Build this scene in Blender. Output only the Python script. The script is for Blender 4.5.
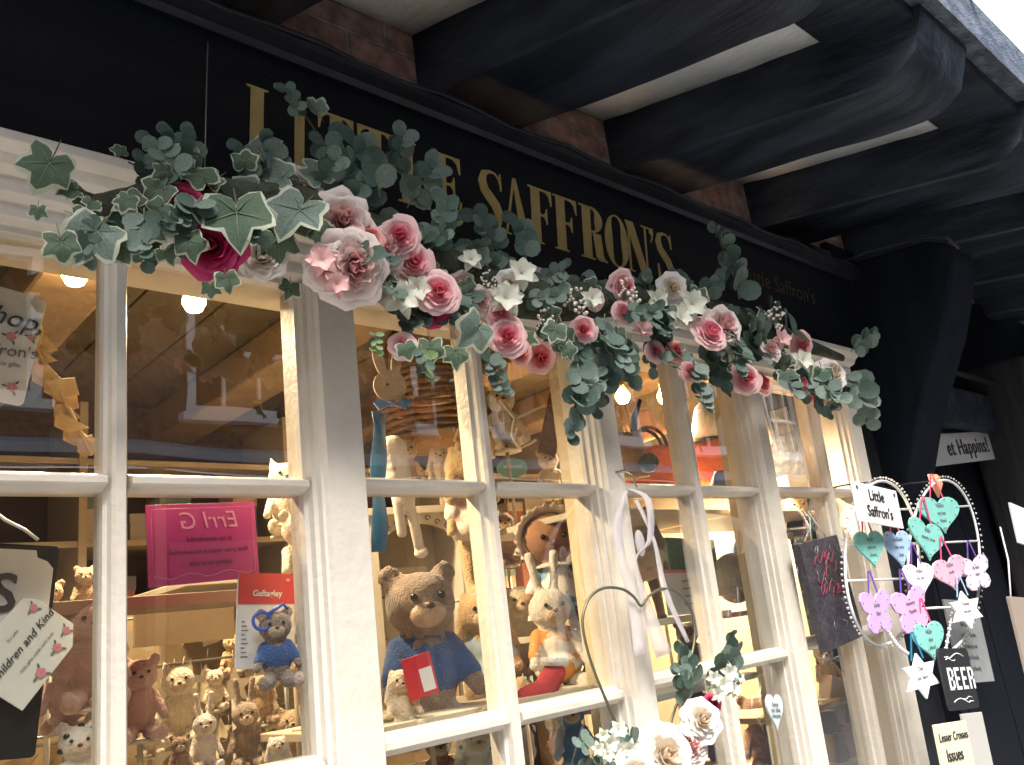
import bpy, math, random
from mathutils import Vector, Matrix, noise
random.seed(7)
PI = math.pi
for o in list(bpy.data.objects): bpy.data.objects.remove(o)
sc = bpy.context.scene; col = sc.collection

# ------------------------------------------------------------------ camera
F = 860.70; CX, CY = 512.0, 382.5
Zc = Vector((-.11764, .95285, -.27971)); Xc = Vector((.73806, -.10455, -.66658))
Xw = (Xc + Zc * .008).normalized(); Zw = (Zc - Xw * Zc.dot(Xw)).normalized(); Yw = Zw.cross(Xw)
ROT = Matrix((Xw, Yw, Zw))                      # camera axes -> world
cam_d = bpy.data.cameras.new('camera'); cam = bpy.data.objects.new('camera', cam_d); col.objects.link(cam)
cam.matrix_world = ROT.to_4x4()
cam_d.sensor_width = 36; cam_d.lens = F / 1024 * 36; cam_d.clip_start = .02; cam_d.clip_end = 300
sc.camera = cam
GZ = -1.55                                      # street level below the eye
# ------------------------------------------------------------------ light
w = bpy.data.worlds.new('World'); sc.world = w; w.use_nodes = True
nt = w.node_tree; bg = nt.nodes['Background']; sky = nt.nodes.new('ShaderNodeTexSky')
sky.sky_type = 'NISHITA'; sky.sun_disc = False
SUN_EL, SUN_AZ = 60, 208                        # azimuth clockwise from +Y
sky.sun_elevation = math.radians(SUN_EL); sky.sun_rotation = math.radians(SUN_AZ)
sky.air_density = 1.2; sky.dust_density = 3.0; sky.ozone_density = 1.0
nt.links.new(sky.outputs[0], bg.inputs[0]); bg.inputs[1].default_value = .13
sd = bpy.data.lights.new('sun', 'SUN'); sd.energy = 5.0; sd.angle = math.radians(30); sd.color = (1, .96, .9)
so = bpy.data.objects.new('sun', sd); col.objects.link(so)
a = math.radians(SUN_AZ); e = math.radians(SUN_EL)
sdir = Vector((math.sin(a) * math.cos(e), math.cos(a) * math.cos(e), math.sin(e)))
so.rotation_euler = sdir.to_track_quat('Z', 'Y').to_euler()
sc.view_settings.view_transform = 'Standard'; sc.view_settings.look = 'None'
sc.view_settings.exposure = 1.25; sc.view_settings.gamma = 1
sc.render.engine = 'CYCLES'
sc.cycles.max_bounces = 10; sc.cycles.transparent_max_bounces = 24; sc.cycles.caustics_reflective = False; sc.cycles.caustics_refractive = False

# ------------------------------------------------------------------ helpers
def ray(px, py): return ROT @ Vector((px - CX, CY - py, -F))
def at(px, py, y):
    r = ray(px, py); return r * (y / r.y)
def mpp(p): return -(ROT.transposed() @ p).z / F
M = {}
def mat(name, c, rough=.6, c2=None, scale=8, bump=0, bscale=None, metal=0, sheen=0, emit=0, ecol=None, trans=0, spec=.5, stretch=None, detail=5, contrast=(.35, .65), alpha=1, sss=0):
    if name in M: return M[name]
    m = bpy.data.materials.new(name); m.use_nodes = True; n = m.node_tree; b = n.nodes['Principled BSDF']
    b.inputs['Base Color'].default_value = (*c, 1); b.inputs['Roughness'].default_value = rough
    b.inputs['Metallic'].default_value = metal; b.inputs['Specular IOR Level'].default_value = spec
    if sheen: b.inputs['Sheen Weight'].default_value = sheen; b.inputs['Sheen Roughness'].default_value = .5
    if emit:
        b.inputs['Emission Color'].default_value = (*(ecol or c), 1); b.inputs['Emission Strength'].default_value = emit
    if alpha < 1: b.inputs['Alpha'].default_value = alpha
    tc = n.nodes.new('ShaderNodeTexCoord'); mp = n.nodes.new('ShaderNodeMapping'); n.links.new(tc.outputs['Object'], mp.inputs[0])
    if stretch: mp.inputs['Scale'].default_value = stretch
    if c2:
        t = n.nodes.new('ShaderNodeTexNoise'); t.inputs['Scale'].default_value = scale; t.inputs['Detail'].default_value = detail; t.inputs['Roughness'].default_value = .6
        r = n.nodes.new('ShaderNodeValToRGB'); r.color_ramp.elements[0].color = (*c, 1); r.color_ramp.elements[1].color = (*c2, 1)
        r.color_ramp.elements[0].position, r.color_ramp.elements[1].position = contrast
        n.links.new(mp.outputs[0], t.inputs['Vector']); n.links.new(t.outputs['Fac'], r.inputs[0]); n.links.new(r.outputs[0], b.inputs['Base Color'])
    if bump:
        t2 = n.nodes.new('ShaderNodeTexNoise'); t2.inputs['Scale'].default_value = bscale or scale * 3; t2.inputs['Detail'].default_value = 6
        bp = n.nodes.new('ShaderNodeBump'); bp.inputs['Strength'].default_value = bump; bp.inputs['Distance'].default_value = .01
        n.links.new(mp.outputs[0], t2.inputs['Vector']); n.links.new(t2.outputs['Fac'], bp.inputs['Height']); n.links.new(bp.outputs[0], b.inputs['Normal'])
    if trans:
        out = n.nodes['Material Output']; tr = n.nodes.new('ShaderNodeBsdfTranslucent'); tr.inputs[0].default_value = (*c, 1)
        mx = n.nodes.new('ShaderNodeMixShader'); mx.inputs[0].default_value = trans
        n.links.new(b.outputs[0], mx.inputs[1]); n.links.new(tr.outputs[0], mx.inputs[2]); n.links.new(mx.outputs[0], out.inputs[0])
    M[name] = m; return m
class MB:
    def __init__(s): s.v = []; s.f = []; s.mi = []; s.sm = []
    def add(s, vs, fs, mi=0, smooth=False, X=None):
        b = len(s.v)
        for p in vs: s.v.append(tuple(X @ Vector(p)) if X else tuple(p))
        for f in fs: s.f.append(tuple(b + i for i in f)); s.mi.append(mi); s.sm.append(smooth)
        return s
    def box(s, a, b, mi=0, X=None):
        x0, y0, z0 = a; x1, y1, z1 = b
        return s.add([(x0,y0,z0),(x1,y0,z0),(x1,y1,z0),(x0,y1,z0),(x0,y0,z1),(x1,y0,z1),(x1,y1,z1),(x0,y1,z1)],
                     [(0,3,2,1),(4,5,6,7),(0,1,5,4),(1,2,6,5),(2,3,7,6),(3,0,4,7)], mi, False, X)
    def prism(s, poly, y0, y1, mi=0, X=None, smooth=False, cap2=True):      # polygon in x,z extruded along y
        n = len(poly)
        A = sum(poly[i][0]*poly[(i+1)%n][1]-poly[(i+1)%n][0]*poly[i][1] for i in range(n))
        if A < 0: poly = poly[::-1]
        vs = [(x, y0, z) for x, z in poly] + [(x, y1, z) for x, z in poly]
        s.add(vs, [tuple(range(n)), tuple(range(2*n-1, n-1, -1))], mi, False, X)
        b = len(s.v) - 2*n
        for i in range(n):
            j = (i+1) % n; s.f.append((b+i, b+n+i, b+n+j, b+j)); s.mi.append(mi); s.sm.append(smooth)
        return s
    def tube(s, pts, r, n=8, mi=0, closed=False, X=None):
        pts = [Vector(p) for p in pts]; R = r if isinstance(r, (list, tuple)) else [r]*len(pts)
        vs = []; k = len(pts); up = None
        for i, p in enumerate(pts):
            t = (pts[(i+1) % k] - pts[i-1]) if closed else (pts[min(i+1, k-1)] - pts[max(i-1, 0)])
            t.normalize()
            if up is None: up = t.orthogonal().normalized()
            up = (up - t*up.dot(t)); up = up.normalized() if up.length > 1e-6 else t.orthogonal().normalized()
            q = t.cross(up)
            for j in range(n): vs.append(p + (up*math.cos(2*PI*j/n) + q*math.sin(2*PI*j/n))*R[i])
        fs = []
        for i in range(k if closed else k-1):
            for j in range(n):
                a_ = i*n+j; b_ = i*n+(j+1)%n; c_ = ((i+1)%k)*n+(j+1)%n; d_ = ((i+1)%k)*n+j; fs.append((a_, b_, c_, d_))
        if not closed: fs += [tuple(range(n-1, -1, -1)), tuple(range((k-1)*n, k*n))]
        return s.add(vs, fs, mi, True, X)
    def ball(s, c, r, seg=14, rings=9, mi=0, X=None):
        if not isinstance(r, (list, tuple)): r = (r, r, r)
        vs = [(c[0], c[1], c[2]+r[2])]
        for i in range(1, rings):
            t = PI*i/rings
            for j in range(seg):
                p = 2*PI*j/seg; vs.append((c[0]+r[0]*math.sin(t)*math.cos(p), c[1]+r[1]*math.sin(t)*math.sin(p), c[2]+r[2]*math.cos(t)))
        vs.append((c[0], c[1], c[2]-r[2])); L = len(vs)-1; fs = []
        for j in range(seg):
            k = (j+1) % seg; fs.append((0, 1+j, 1+k)); fs.append((L, L-seg+k, L-seg+j))
            for i in range(rings-2):
                a_ = 1+i*seg; fs.append((a_+j, a_+seg+j, a_+seg+k, a_+k))
        return s.add(vs, fs, mi, True, X)
    def caps(s, a, b, ra, rb, n=5, mi=0, X=None):                 # limb of overlapping balls (fused by the remesh)
        a = Vector(a); b = Vector(b)
        for i in range(n+1):
            t = i/n; s.ball(a.lerp(b, t), ra+(rb-ra)*t, 10, 7, mi, X)
        return s
    def lathe(s, prof, n=20, mi=0, X=None):
        vs = [(r*math.cos(2*PI*j/n), r*math.sin(2*PI*j/n), z) for r, z in prof for j in range(n)]
        fs = [(i*n+j, i*n+(j+1)%n, (i+1)*n+(j+1)%n, (i+1)*n+j) for i in range(len(prof)-1) for j in range(n)]
        return s.add(vs, fs, mi, True, X)
    def build(s, name, mats, parent=None, M4=None, bevel=0, remesh=0, fuzz=0, solid=0):
        me = bpy.data.meshes.new(name); me.from_pydata(s.v, [], s.f); me.validate()
        mats = mats if isinstance(mats, (list, tuple)) else [mats]
        for m in mats: me.materials.append(m)
        if len(me.polygons) == len(s.mi):
            me.polygons.foreach_set('material_index', s.mi); me.polygons.foreach_set('use_smooth', s.sm)
        me.update()
        o = bpy.data.objects.new(name, me); col.objects.link(o)
        if parent: o.parent = parent
        if M4: o.matrix_local = M4
        if bevel:
            b = o.modifiers.new('b', 'BEVEL'); b.width = bevel; b.segments = 2; b.limit_method = 'ANGLE'
        if remesh:
            b = o.modifiers.new('r', 'REMESH'); b.mode = 'VOXEL'; b.voxel_size = remesh; b.use_smooth_shade = True
            b = o.modifiers.new('s', 'SMOOTH'); b.iterations = 4; b.factor = .6
        if fuzz:
            t = bpy.data.textures.new('fuzz', 'CLOUDS'); t.noise_scale = fuzz*3; t.noise_depth = 1
            b = o.modifiers.new('d', 'DISPLACE'); b.texture = t; b.strength = fuzz; b.mid_level = .5
        if solid:
            b = o.modifiers.new('so', 'SOLIDIFY'); b.thickness = solid; b.offset = 0
        return o
def empty(name, loc=(0,0,0), rz=0, parent=None):
    o = bpy.data.objects.new(name, None); col.objects.link(o); o.location = loc; o.rotation_euler = (0,0,rz); o.empty_display_size = .05
    if parent: o.parent = parent
    return o
def tag(o, label=None, cat=None, group=None, kind=None):
    if label: o['label'] = label
    if cat: o['category'] = cat
    if group: o['group'] = group
    if kind: o['kind'] = kind
    return o
def frame(o, u, v=None):
    """matrix with local x along u, local z up in the sign plane, local y into the shop"""
    u = Vector(u).normalized(); v = Vector(v) if v else Vector((0,0,1)); v = (v - u*v.dot(u)).normalized(); n = v.cross(u)
    m = Matrix((u, n, v)).transposed().to_4x4()
    if m.to_3x3().determinant() < 0: m = Matrix((u, -n, v)).transposed().to_4x4()
    m.translation = Vector(o); return m
def textmesh(body, size, shear=0, space=1, bold=0, line=1):
    c = bpy.data.curves.new('t', 'FONT'); c.body = body; c.size = size; c.shear = shear; c.align_x = 'CENTER'; c.align_y = 'CENTER'
    c.space_character = space; c.offset = bold; c.extrude = size*.02; c.space_line = line; c.resolution_u = 3
    o = bpy.data.objects.new('t', c); col.objects.link(o); dg = bpy.context.evaluated_depsgraph_get()
    me = bpy.data.meshes.new_from_object(o.evaluated_get(dg)); bpy.data.objects.remove(o); bpy.data.curves.remove(c)
    return me
def text(body, parent, loc, size, m, rot=0, name='lettering', mirror=False, tall=1, **k):
    """text lying in the parent's local xz plane, facing local -y"""
    me = textmesh(body, size, **k); me.materials.clear(); me.materials.append(m)
    o = bpy.data.objects.new(name, me); col.objects.link(o); o.parent = parent
    for v_ in me.vertices: v_.co.y *= tall
    R = Matrix.Rotation(-rot, 4, 'Y') @ Matrix.Rotation(PI/2, 4, 'X')
    if mirror: R = Matrix.Scale(-1, 4, (1,0,0)) @ R
    o.matrix_local = Matrix.Translation(loc) @ R
    return o
def jitter(me, amt, sc_=3):
    for v in me.vertices:
        n_ = noise.noise_vector(v.co*sc_); v.co += n_*amt

# ------------------------------------------------------------------ materials
white = mat('cream_paint', (.68,.625,.535), .42, (.56,.49,.39), 5, .2, 60, contrast=(.45,.85), detail=9)
warmwood = mat('pale_wood', (.66,.55,.36), .5, (.56,.45,.28), 6, .1, 30, stretch=(1,1,.2))
black = mat('black_tar_paint', (.012,.014,.02), .42, (.022,.024,.03), 6, .5, 18, spec=.35)
blackw = mat('black_wood', (.008,.011,.019), .55, (.038,.047,.066), 9, 1.0, 22, stretch=(1,.22,1), spec=.35, contrast=(.42,.72))
blackd = mat('dark_post_paint', (.004,.0055,.010), .8, (.009,.011,.017), 7, .7, 16, stretch=(1,1,.3), spec=.12)
navy = mat('sign_navy', (.0085,.011,.016), .5, (.018,.019,.022), 4, .15, 50, spec=.2, stretch=(.5,1,3), contrast=(.45,.8))
gold = mat('gold_leaf', (.62,.48,.20), .5, (.50,.38,.14), 30, .15, 120)
golddim = mat('dull_gold', (.055,.046,.028), .6)
plaster = mat('white_plaster', (.86,.87,.85), .85, (.76,.77,.74), 4, .5, 25)
render_w = mat('white_render', (.75,.74,.71), .8, (.6,.58,.55), 4, .6, 12, stretch=(3,3,.4))
greywood = mat('weathered_beam', (.045,.055,.08), .5, (.13,.15,.19), 14, 1, 70, stretch=(1,1,2.5), contrast=(.4,.6))
inkb = mat('black_ink', (.02,.02,.025), .6); inkg = mat('grey_ink', (.16,.15,.17), .6)
signw = mat('white_card', (.74,.73,.70), .6, (.68,.66,.63), 12)
wire = mat('white_wire', (.75,.74,.72), .35); wirem = mat('grey_wire', (.25,.24,.21), .35, metal=.8)
stringm = mat('string', (.45,.42,.38), .8)
eye = mat('bead_eye', (.01,.008,.008), .12)

def brickmat(name, c1, c2, mortar, s=1.0, axis='XZ'):
    m = bpy.data.materials.new(name); m.use_nodes = True; n = m.node_tree; b = n.nodes['Principled BSDF']; b.inputs['Roughness'].default_value = .9
    tc = n.nodes.new('ShaderNodeTexCoord'); sp = n.nodes.new('ShaderNodeSeparateXYZ'); cb = n.nodes.new('ShaderNodeCombineXYZ')
    n.links.new(tc.outputs['Object'], sp.inputs[0]); n.links.new(sp.outputs['X'], cb.inputs[0]); n.links.new(sp.outputs['Z'], cb.inputs[1])
    ns = n.nodes.new('ShaderNodeTexNoise'); ns.inputs['Scale'].default_value = 9; n.links.new(tc.outputs['Object'], ns.inputs[0])
    mxv = n.nodes.new('ShaderNodeMixRGB'); mxv.inputs[0].default_value = .018; n.links.new(cb.outputs[0], mxv.inputs[1]); n.links.new(ns.outputs['Color'], mxv.inputs[2])
    br = n.nodes.new('ShaderNodeTexBrick'); br.inputs['Scale'].default_value = 1; br.inputs['Brick Width'].default_value = .225*s; br.inputs['Row Height'].default_value = .075*s
    br.inputs['Mortar Size'].default_value = .007*s; br.inputs['Mortar Smooth'].default_value = .4; br.inputs['Bias'].default_value = -.1
    br.inputs['Color1'].default_value = (*c1,1); br.inputs['Color2'].default_value = (*c2,1); br.inputs['Mortar'].default_value = (*mortar,1)
    n.links.new(mxv.outputs[0], br.inputs['Vector'])
    n2 = n.nodes.new('ShaderNodeTexNoise'); n2.inputs['Scale'].default_value = 22; n2.inputs['Detail'].default_value = 8; n.links.new(tc.outputs['Object'], n2.inputs[0])
    rp = n.nodes.new('ShaderNodeValToRGB'); rp.color_ramp.elements[0].position = .35; rp.color_ramp.elements[1].position = .7
    rp.color_ramp.elements[0].color = (.55,.5,.5,1); rp.color_ramp.elements[1].color = (1.25,1.2,1.2,1); n.links.new(n2.outputs['Fac'], rp.inputs[0])
    mu = n.nodes.new('ShaderNodeMixRGB'); mu.blend_type = 'MULTIPLY'; mu.inputs[0].default_value = 1
    n.links.new(br.outputs['Color'], mu.inputs[1]); n.links.new(rp.outputs[0], mu.inputs[2]); n.links.new(mu.outputs[0], b.inputs['Base Color'])
    ad = n.nodes.new('ShaderNodeMath'); ad.operation = 'MULTIPLY_ADD'; ad.inputs[1].default_value = -1.0; n.links.new(br.outputs['Fac'], ad.inputs[0]); n.links.new(n2.outputs['Fac'], ad.inputs[2])
    bp = n.nodes.new('ShaderNodeBump'); bp.inputs['Strength'].default_value = .8; bp.inputs['Distance'].default_value = .012
    n.links.new(ad.outputs[0], bp.inputs['Height']); n.links.new(bp.outputs[0], b.inputs['Normal']); return m
brick = brickmat('red_brick', (.50,.29,.24), (.42,.33,.29), (.42,.40,.36))
brick2 = brickmat('brown_brick', (.42,.24,.14), (.33,.19,.12), (.36,.32,.26))
gm = bpy.data.materials.new('window_glass'); gm.use_nodes = True; n = gm.node_tree; n.nodes.remove(n.nodes['Principled BSDF'])
tr = n.nodes.new('ShaderNodeBsdfTransparent'); tr.inputs[0].default_value = (.95,.96,.95,1); gl = n.nodes.new('ShaderNodeBsdfGlossy'); gl.inputs['Roughness'].default_value = .0
fr = n.nodes.new('ShaderNodeFresnel'); fr.inputs[0].default_value = 1.52; ge = n.nodes.new('ShaderNodeNewGeometry')
iv = n.nodes.new('ShaderNodeMath'); iv.operation = 'SUBTRACT'; iv.inputs[0].default_value = 1; n.links.new(ge.outputs['Backfacing'], iv.inputs[1])
mm = n.nodes.new('ShaderNodeMath'); mm.operation = 'MULTIPLY'; n.links.new(fr.outputs[0], mm.inputs[0]); n.links.new(iv.outputs[0], mm.inputs[1])
m2 = n.nodes.new('ShaderNodeMath'); m2.operation = 'MULTIPLY'; m2.inputs[1].default_value = 4.0; m2.use_clamp = True; n.links.new(mm.outputs[0], m2.inputs[0])
wv = n.nodes.new('ShaderNodeTexNoise'); wv.inputs['Scale'].default_value = 2.2; tcg = n.nodes.new('ShaderNodeTexCoord'); n.links.new(tcg.outputs['Object'], wv.inputs[0])
bpg = n.nodes.new('ShaderNodeBump'); bpg.inputs['Strength'].default_value = .12; bpg.inputs['Distance'].default_value = .01; n.links.new(wv.outputs['Fac'], bpg.inputs['Height']); n.links.new(bpg.outputs[0], gl.inputs['Normal'])
mxg = n.nodes.new('ShaderNodeMixShader'); n.links.new(m2.outputs[0], mxg.inputs[0]); n.links.new(tr.outputs[0], mxg.inputs[1]); n.links.new(gl.outputs[0], mxg.inputs[2])
n.links.new(mxg.outputs[0], n.nodes['Material Output'].inputs[0]); glass = gm

# ------------------------------------------------------------------ street
asph = mat('paving_stone', (.21,.215,.22), .8, (.29,.29,.295), 5, .4, 30)
tag(MB().add([(-60,-60,GZ),(60,-60,GZ),(60,60,GZ),(-60,60,GZ)], [(0,1,2,3)]).build('street_ground', asph), kind='structure')
pv = MB()
for i in range(-12, 20):
    for j in range(2):
        pv.box((i*.6+.006+j*.3, .25+j*.5, GZ), (i*.6+.594+j*.3, .744+j*.5, GZ+.12))
tag(pv.build('pavement', mat('york_stone', (.28,.28,.28), .75, (.36,.36,.355), 4, .4, 25), bevel=.004), kind='structure')

# ------------------------------------------------------------------ our building
bld = empty('timber_framed_building', (1.5, 1.5, GZ))
tag(bld, 'old jettied building with tarred black beams, brick infill and white plaster over the shop window', 'building')
INV = Matrix.Translation((-1.5, -1.5, -GZ))
def bp_(mb, name, m, **k): return mb.build(name, m, bld, INV, **k)
WY = 1.47
# wall above the window, below the sill, and beyond
bp_(MB().box((-3, WY, 1.0), (7, WY+.25, 3.4)), 'brick_wall', brick)
bp_(MB().box((-3, 1.33, GZ), (2.70, 1.6, -.605)), 'stall_riser', mat('black_riser', (.012,.013,.016), .4, bump=.2))
# joists
J = Vector((-.23, .968, .102)); LJ = .935
def joist(xr, zr, w_=.315, h_=.25, L=LJ, name='ceiling_joist', tilt=0):
    mb = MB(); prof = [(0.0,-.02),(0.0,h_)]
    N = 26; secs = []
    for i in range(N+1):
        t = -.05 + (L+.05)*i/N; secs.append(t)
    # cross sections along t; underside nose curve near the end
    vs = []; k = 10
    for i, t in enumerate(secs):
        d = L - t; zb = 0
        if d < .16: zb = .17*(1-math.sqrt(max(0, 1-((.16-d)/.16)**2)))
        p0 = Vector((xr, WY, zr)) - J*t
        wob = noise.noise(Vector((t*2.9, xr*5, 0)))*.022; wob2 = noise.noise(Vector((t*3.3, xr*5, 9)))*.020
        r = .009+.006*noise.noise(Vector((t*5, xr*3, 4)))
        for (dx, dz) in [(-r+wob,zb),(wob,zb+r),(wob,h_),(-w_+wob2,h_),(-w_+wob2,zb+r),(-w_+r+wob2,zb),(-w_*.66,zb-.004),(-w_*.33,zb-.003)]:
            vs.append(p0 + Vector((dx, 0, dz+wob2*.6)))
    n8 = 8; fs = []
    for i in range(N):
        for j in range(n8):
            fs.append((i*n8+j, i*n8+(j+1)%n8, (i+1)*n8+(j+1)%n8, (i+1)*n8+j))
    fs.append(tuple(range(N*n8, N*n8+n8))); fs.append(tuple(range(n8-1,-1,-1)))
    mb.add(vs, fs, 0, True)
    o = bp_(mb, name, blackw); o.modifiers.new('e','EDGE_SPLIT').split_angle = math.radians(35)
    return o
JX = [.07, .80, 1.541, 2.287, 3.10, 3.85, 4.6, 5.35]
for i, x in enumerate(JX): joist(x, 1.325 - (.0 if i != 4 else -.005))
# plaster between the joists (slopes with them)
for i in range(len(JX)-1):
    x0 = JX[i]; x1 = JX[i+1]-.315
    if x1 - x0 < .05: continue
    mb = MB(); Lp = .735; nn = 10
    vs = []
    for k in range(nn+1):
        t = -.04 + Lp*k/nn; q = Vector((0, WY, 1.325+.195)) - J*t; wv_ = noise.noise(Vector((k*.6, i*3, 1)))*.006
        vs += [(q.x+x0-.03, q.y, q.z+wv_), (q.x+x1+.04, q.y, q.z-wv_)]
    fs = [(2*k, 2*k+1, 2*k+3, 2*k+2) for k in range(nn)]
    mb.add(vs, fs, 0, True); bp_(mb, 'plaster_panel', plaster, solid=.012)
    # boxing board between the joist ends
    q0 = Vector((0, WY, 1.325)) - J*(Lp-.045); q1 = Vector((0, WY, 1.325)) - J*(LJ-.02)
    bp_(MB().add([(q0.x+x0-.02,q0.y,q0.z+.175),(q0.x+x1+.02,q0.y,q0.z+.175),(q1.x+x1+.02,q1.y,q1.z+.16),(q1.x+x0-.02,q1.y,q1.z+.16),
                  (q0.x+x0-.02,q0.y,q0.z+.26),(q0.x+x1+.02,q0.y,q0.z+.26),(q1.x+x1+.02,q1.y,q1.z+.26),(q1.x+x0-.02,q1.y,q1.z+.26)],
                 [(0,1,2,3),(7,6,5,4),(0,4,5,1),(1,5,6,2),(2,6,7,3),(3,7,4,0)]), 'boxing_board', blackw)
# bressumer along the front of the jetty and the wall it carries
mb = MB(); vs = []; N = 60
for i in range(N+1):
    x = -3 + 11*i/N; wz = noise.noise(Vector((x*2.3, 0, 3)))*.012
    vs += [(x, .53, 1.43+wz), (x, .53, 1.60+wz), (x, .72, 1.60+wz), (x, .72, 1.43+wz)]
mb.add(vs, [(i*4+j, i*4+(j+1)%4, i*4+4+(j+1)%4, i*4+4+j) for i in range(N) for j in range(4)], 0, False)
bp_(mb, 'bressumer', greywood)
bp_(MB().box((-3,.58,1.59),(8,.80,5.6)), 'upper_wall', render_w)
for x in (-1.2, .9, 5.0):
    bp_(MB().box((x,.545,1.60),(x+.2,.6,5.6)), 'upright_timber', blackw, bevel=.01)
bp_(MB().ball((2.56,.515,1.60),(.013,.02,.013)), 'bolt', mat('rust', (.06,.045,.04), .7))
bp_(MB().box((-3,.3,5.6),(8,5,5.7)), 'roof', mat('roof_tile', (.09,.06,.05), .8))
# corner post with its curved bracket
def brk(x0, x1, pts, name, m):
    o = bp_(MB().prism([(a_, b_) for a_, b_ in pts], x0, x1, X=Matrix(((0,1,0,0),(1,0,0,0),(0,0,1,0),(0,0,0,1)))), name, m, bevel=.012); return o
bpts = []
r_=[(1.6,1.20),(1.0,1.14),(.925,1.10),(.92,1.04),(.955,.95),(1.02,.80),(1.10,.66),(1.165,.55),(1.22,.42),(1.28,.28),(1.33,.1),(1.36,-.1),(1.38,GZ),(1.6,GZ)]
brk(3.08, 3.30, r_, 'jowled_post', blackd)
bp_(MB().tube([(3.0,1.40,1.15),(3.07,1.2,1.18),(3.07,1.0,1.152),(3.07,.92,1.115),(3.09,.90,1.07)], .006), 'cable', mat('black_cable', (.02,.022,.028), .35))
# dark boarded wall, frame and door beyond the window
bp_(MB().box((2.80,1.345,GZ),(3.1,1.6,1.25)), 'return_board', black)
mb = MB()
for i in range(12): mb.box((3.30+i*.22, 1.52+.004*(i%2), GZ), (3.30+i*.22+.212, 1.6, 1.32))
bp_(mb, 'boarded_door', mat('black_board', (.010,.012,.018), .5, bump=.4, bscale=12, spec=.25), bevel=.003)
bp_(MB().box((3.30,1.44,.80),(6,1.468,1.38)), 'fascia_board', blackd)
bp_(MB().box((3.34,1.36,.62),(6,1.53,.80)), 'door_lintel', blackw, bevel=.01)
bp_(MB().tube([(3.34,1.34,.85),(3.8,1.34,.86),(4.4,1.33,.85),(5.5,1.34,.86)], .012), 'cable', mat('black_cable', (.02,.022,.028), .35))
bp_(MB().box((4.50,1.18,GZ),(4.85,1.5,.95), X=Matrix.Translation((0,0,0)) @ Matrix.Rotation(0,4,'Y')), 'door_post', mat('rough_black_post', (.011,.010,.013), .8, (.022,.019,.021), 6, 1, 20, stretch=(1,1,.15)), bevel=.02)
bp_(MB().box((5.9,-.2,GZ),(6.2,1.6,1.5)), 'side_wall', blackw)

# ------------------------------------------------------------------ shop window (part of the building)
win = MB(); win.box((-.60,1.262,-.66),(2.70,1.42,-.585)); win.box((-.60,1.222,-.675),(2.72,1.30,-.66))
# head: two stepped bands with a cornice
win.prism([(1.20,.757),(1.20,.742),(1.218,.730),(1.226,.716),(1.244,.710),(1.244,.684),(1.262,.678),(1.262,.655),(1.282,.650),(1.282,.638),(1.40,.638),(1.40,.757)], -.60, 2.80,
          X=Matrix(((0,1,0,0),(1,0,0,0),(0,0,1,0),(0,0,0,1))))
shopw = bp_(win, 'shop_window', white, bevel=.002)
def lean(mb):       # the old frame leans a little towards its far end
    mb.v = [(x + .018*max(0, x-.3)**1.7*(z-.3), y, z) for x, y, z in mb.v]; return mb
def wpart(mb, name, m, **k): return lean(mb).build(name, m, shopw, **k)
def vbar(x0, x1, z0, z1, front=1.262, name='glazing_bar', back=1.326):
    c = (x0+x1)/2; h = (x1-x0)/2
    poly = [(c-h,back),(c-h,1.288),(c-h*.72,1.283),(c-h*.62,1.270),(c-h*.38,front),(c+h*.38,front),(c+h*.62,1.270),(c+h*.72,1.283),(c+h,1.288),(c+h,back)]
    mb = MB(); mb.prism(poly, z0, z1, X=Matrix(((1,0,0,0),(0,0,1,0),(0,1,0,0),(0,0,0,1)))); return wpart(mb, name, white)
def hbar(x0, x1, zc, h=.019, front=1.265, back=1.326):
    poly = [(back,zc-h),(1.288,zc-h),(1.280,zc-h*.7),(1.268,zc-h*.5),(front,zc-h*.3),(front,zc+h*.3),(1.268,zc+h*.5),(1.280,zc+h*.7),(1.288,zc+h),(back,zc+h)]
    mb = MB(); mb.prism(poly, x0, x1, X=Matrix(((0,1,0,0),(1,0,0,0),(0,0,1,0),(0,0,0,1)))); return wpart(mb, 'glazing_bar', white)
def post(x0, x1, flat0):     # moulded on its left, flat face on its right
    poly = [(x0,1.335),(x0,1.287),(x0+(flat0-x0)*.35,1.285),(x0+(flat0-x0)*.38,1.270),(x0+(flat0-x0)*.75,1.268),(x0+(flat0-x0)*.8,1.255),(flat0,1.252),(flat0+.004,1.243),(x1-.004,1.243),(x1,1.248),(x1,1.335)]
    mb = MB(); mb.prism(poly, -.59, .642, X=Matrix(((1,0,0,0),(0,0,1,0),(0,1,0,0),(0,0,0,1)))); wpart(mb, 'window_post', white)
    if x0 < .8 and x0 > .5: return
    mb = MB(); mb.box((x0+.008,1.337,-.58),(x1-.045,1.375,.64)); wpart(mb, 'post_lining', warmwood, bevel=.003)
ZM = .279; ZBS = (-.168,-.165,-.156,-.146,-.136)
bays = [(-.515,-.24,-.205,.03),(.158,.408,.442,.728),(.828,1.115,1.148,1.44),(1.522,1.815,1.845,2.11),(2.177,2.505,2.535,2.68)]
posts = [(-.60,-.515,-.56),(.03,.158,.055),(.728,.828,.748),(1.44,1.522,1.456),(2.11,2.177,2.122),(2.68,2.76,2.69)]
for p in posts: post(*p)
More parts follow.
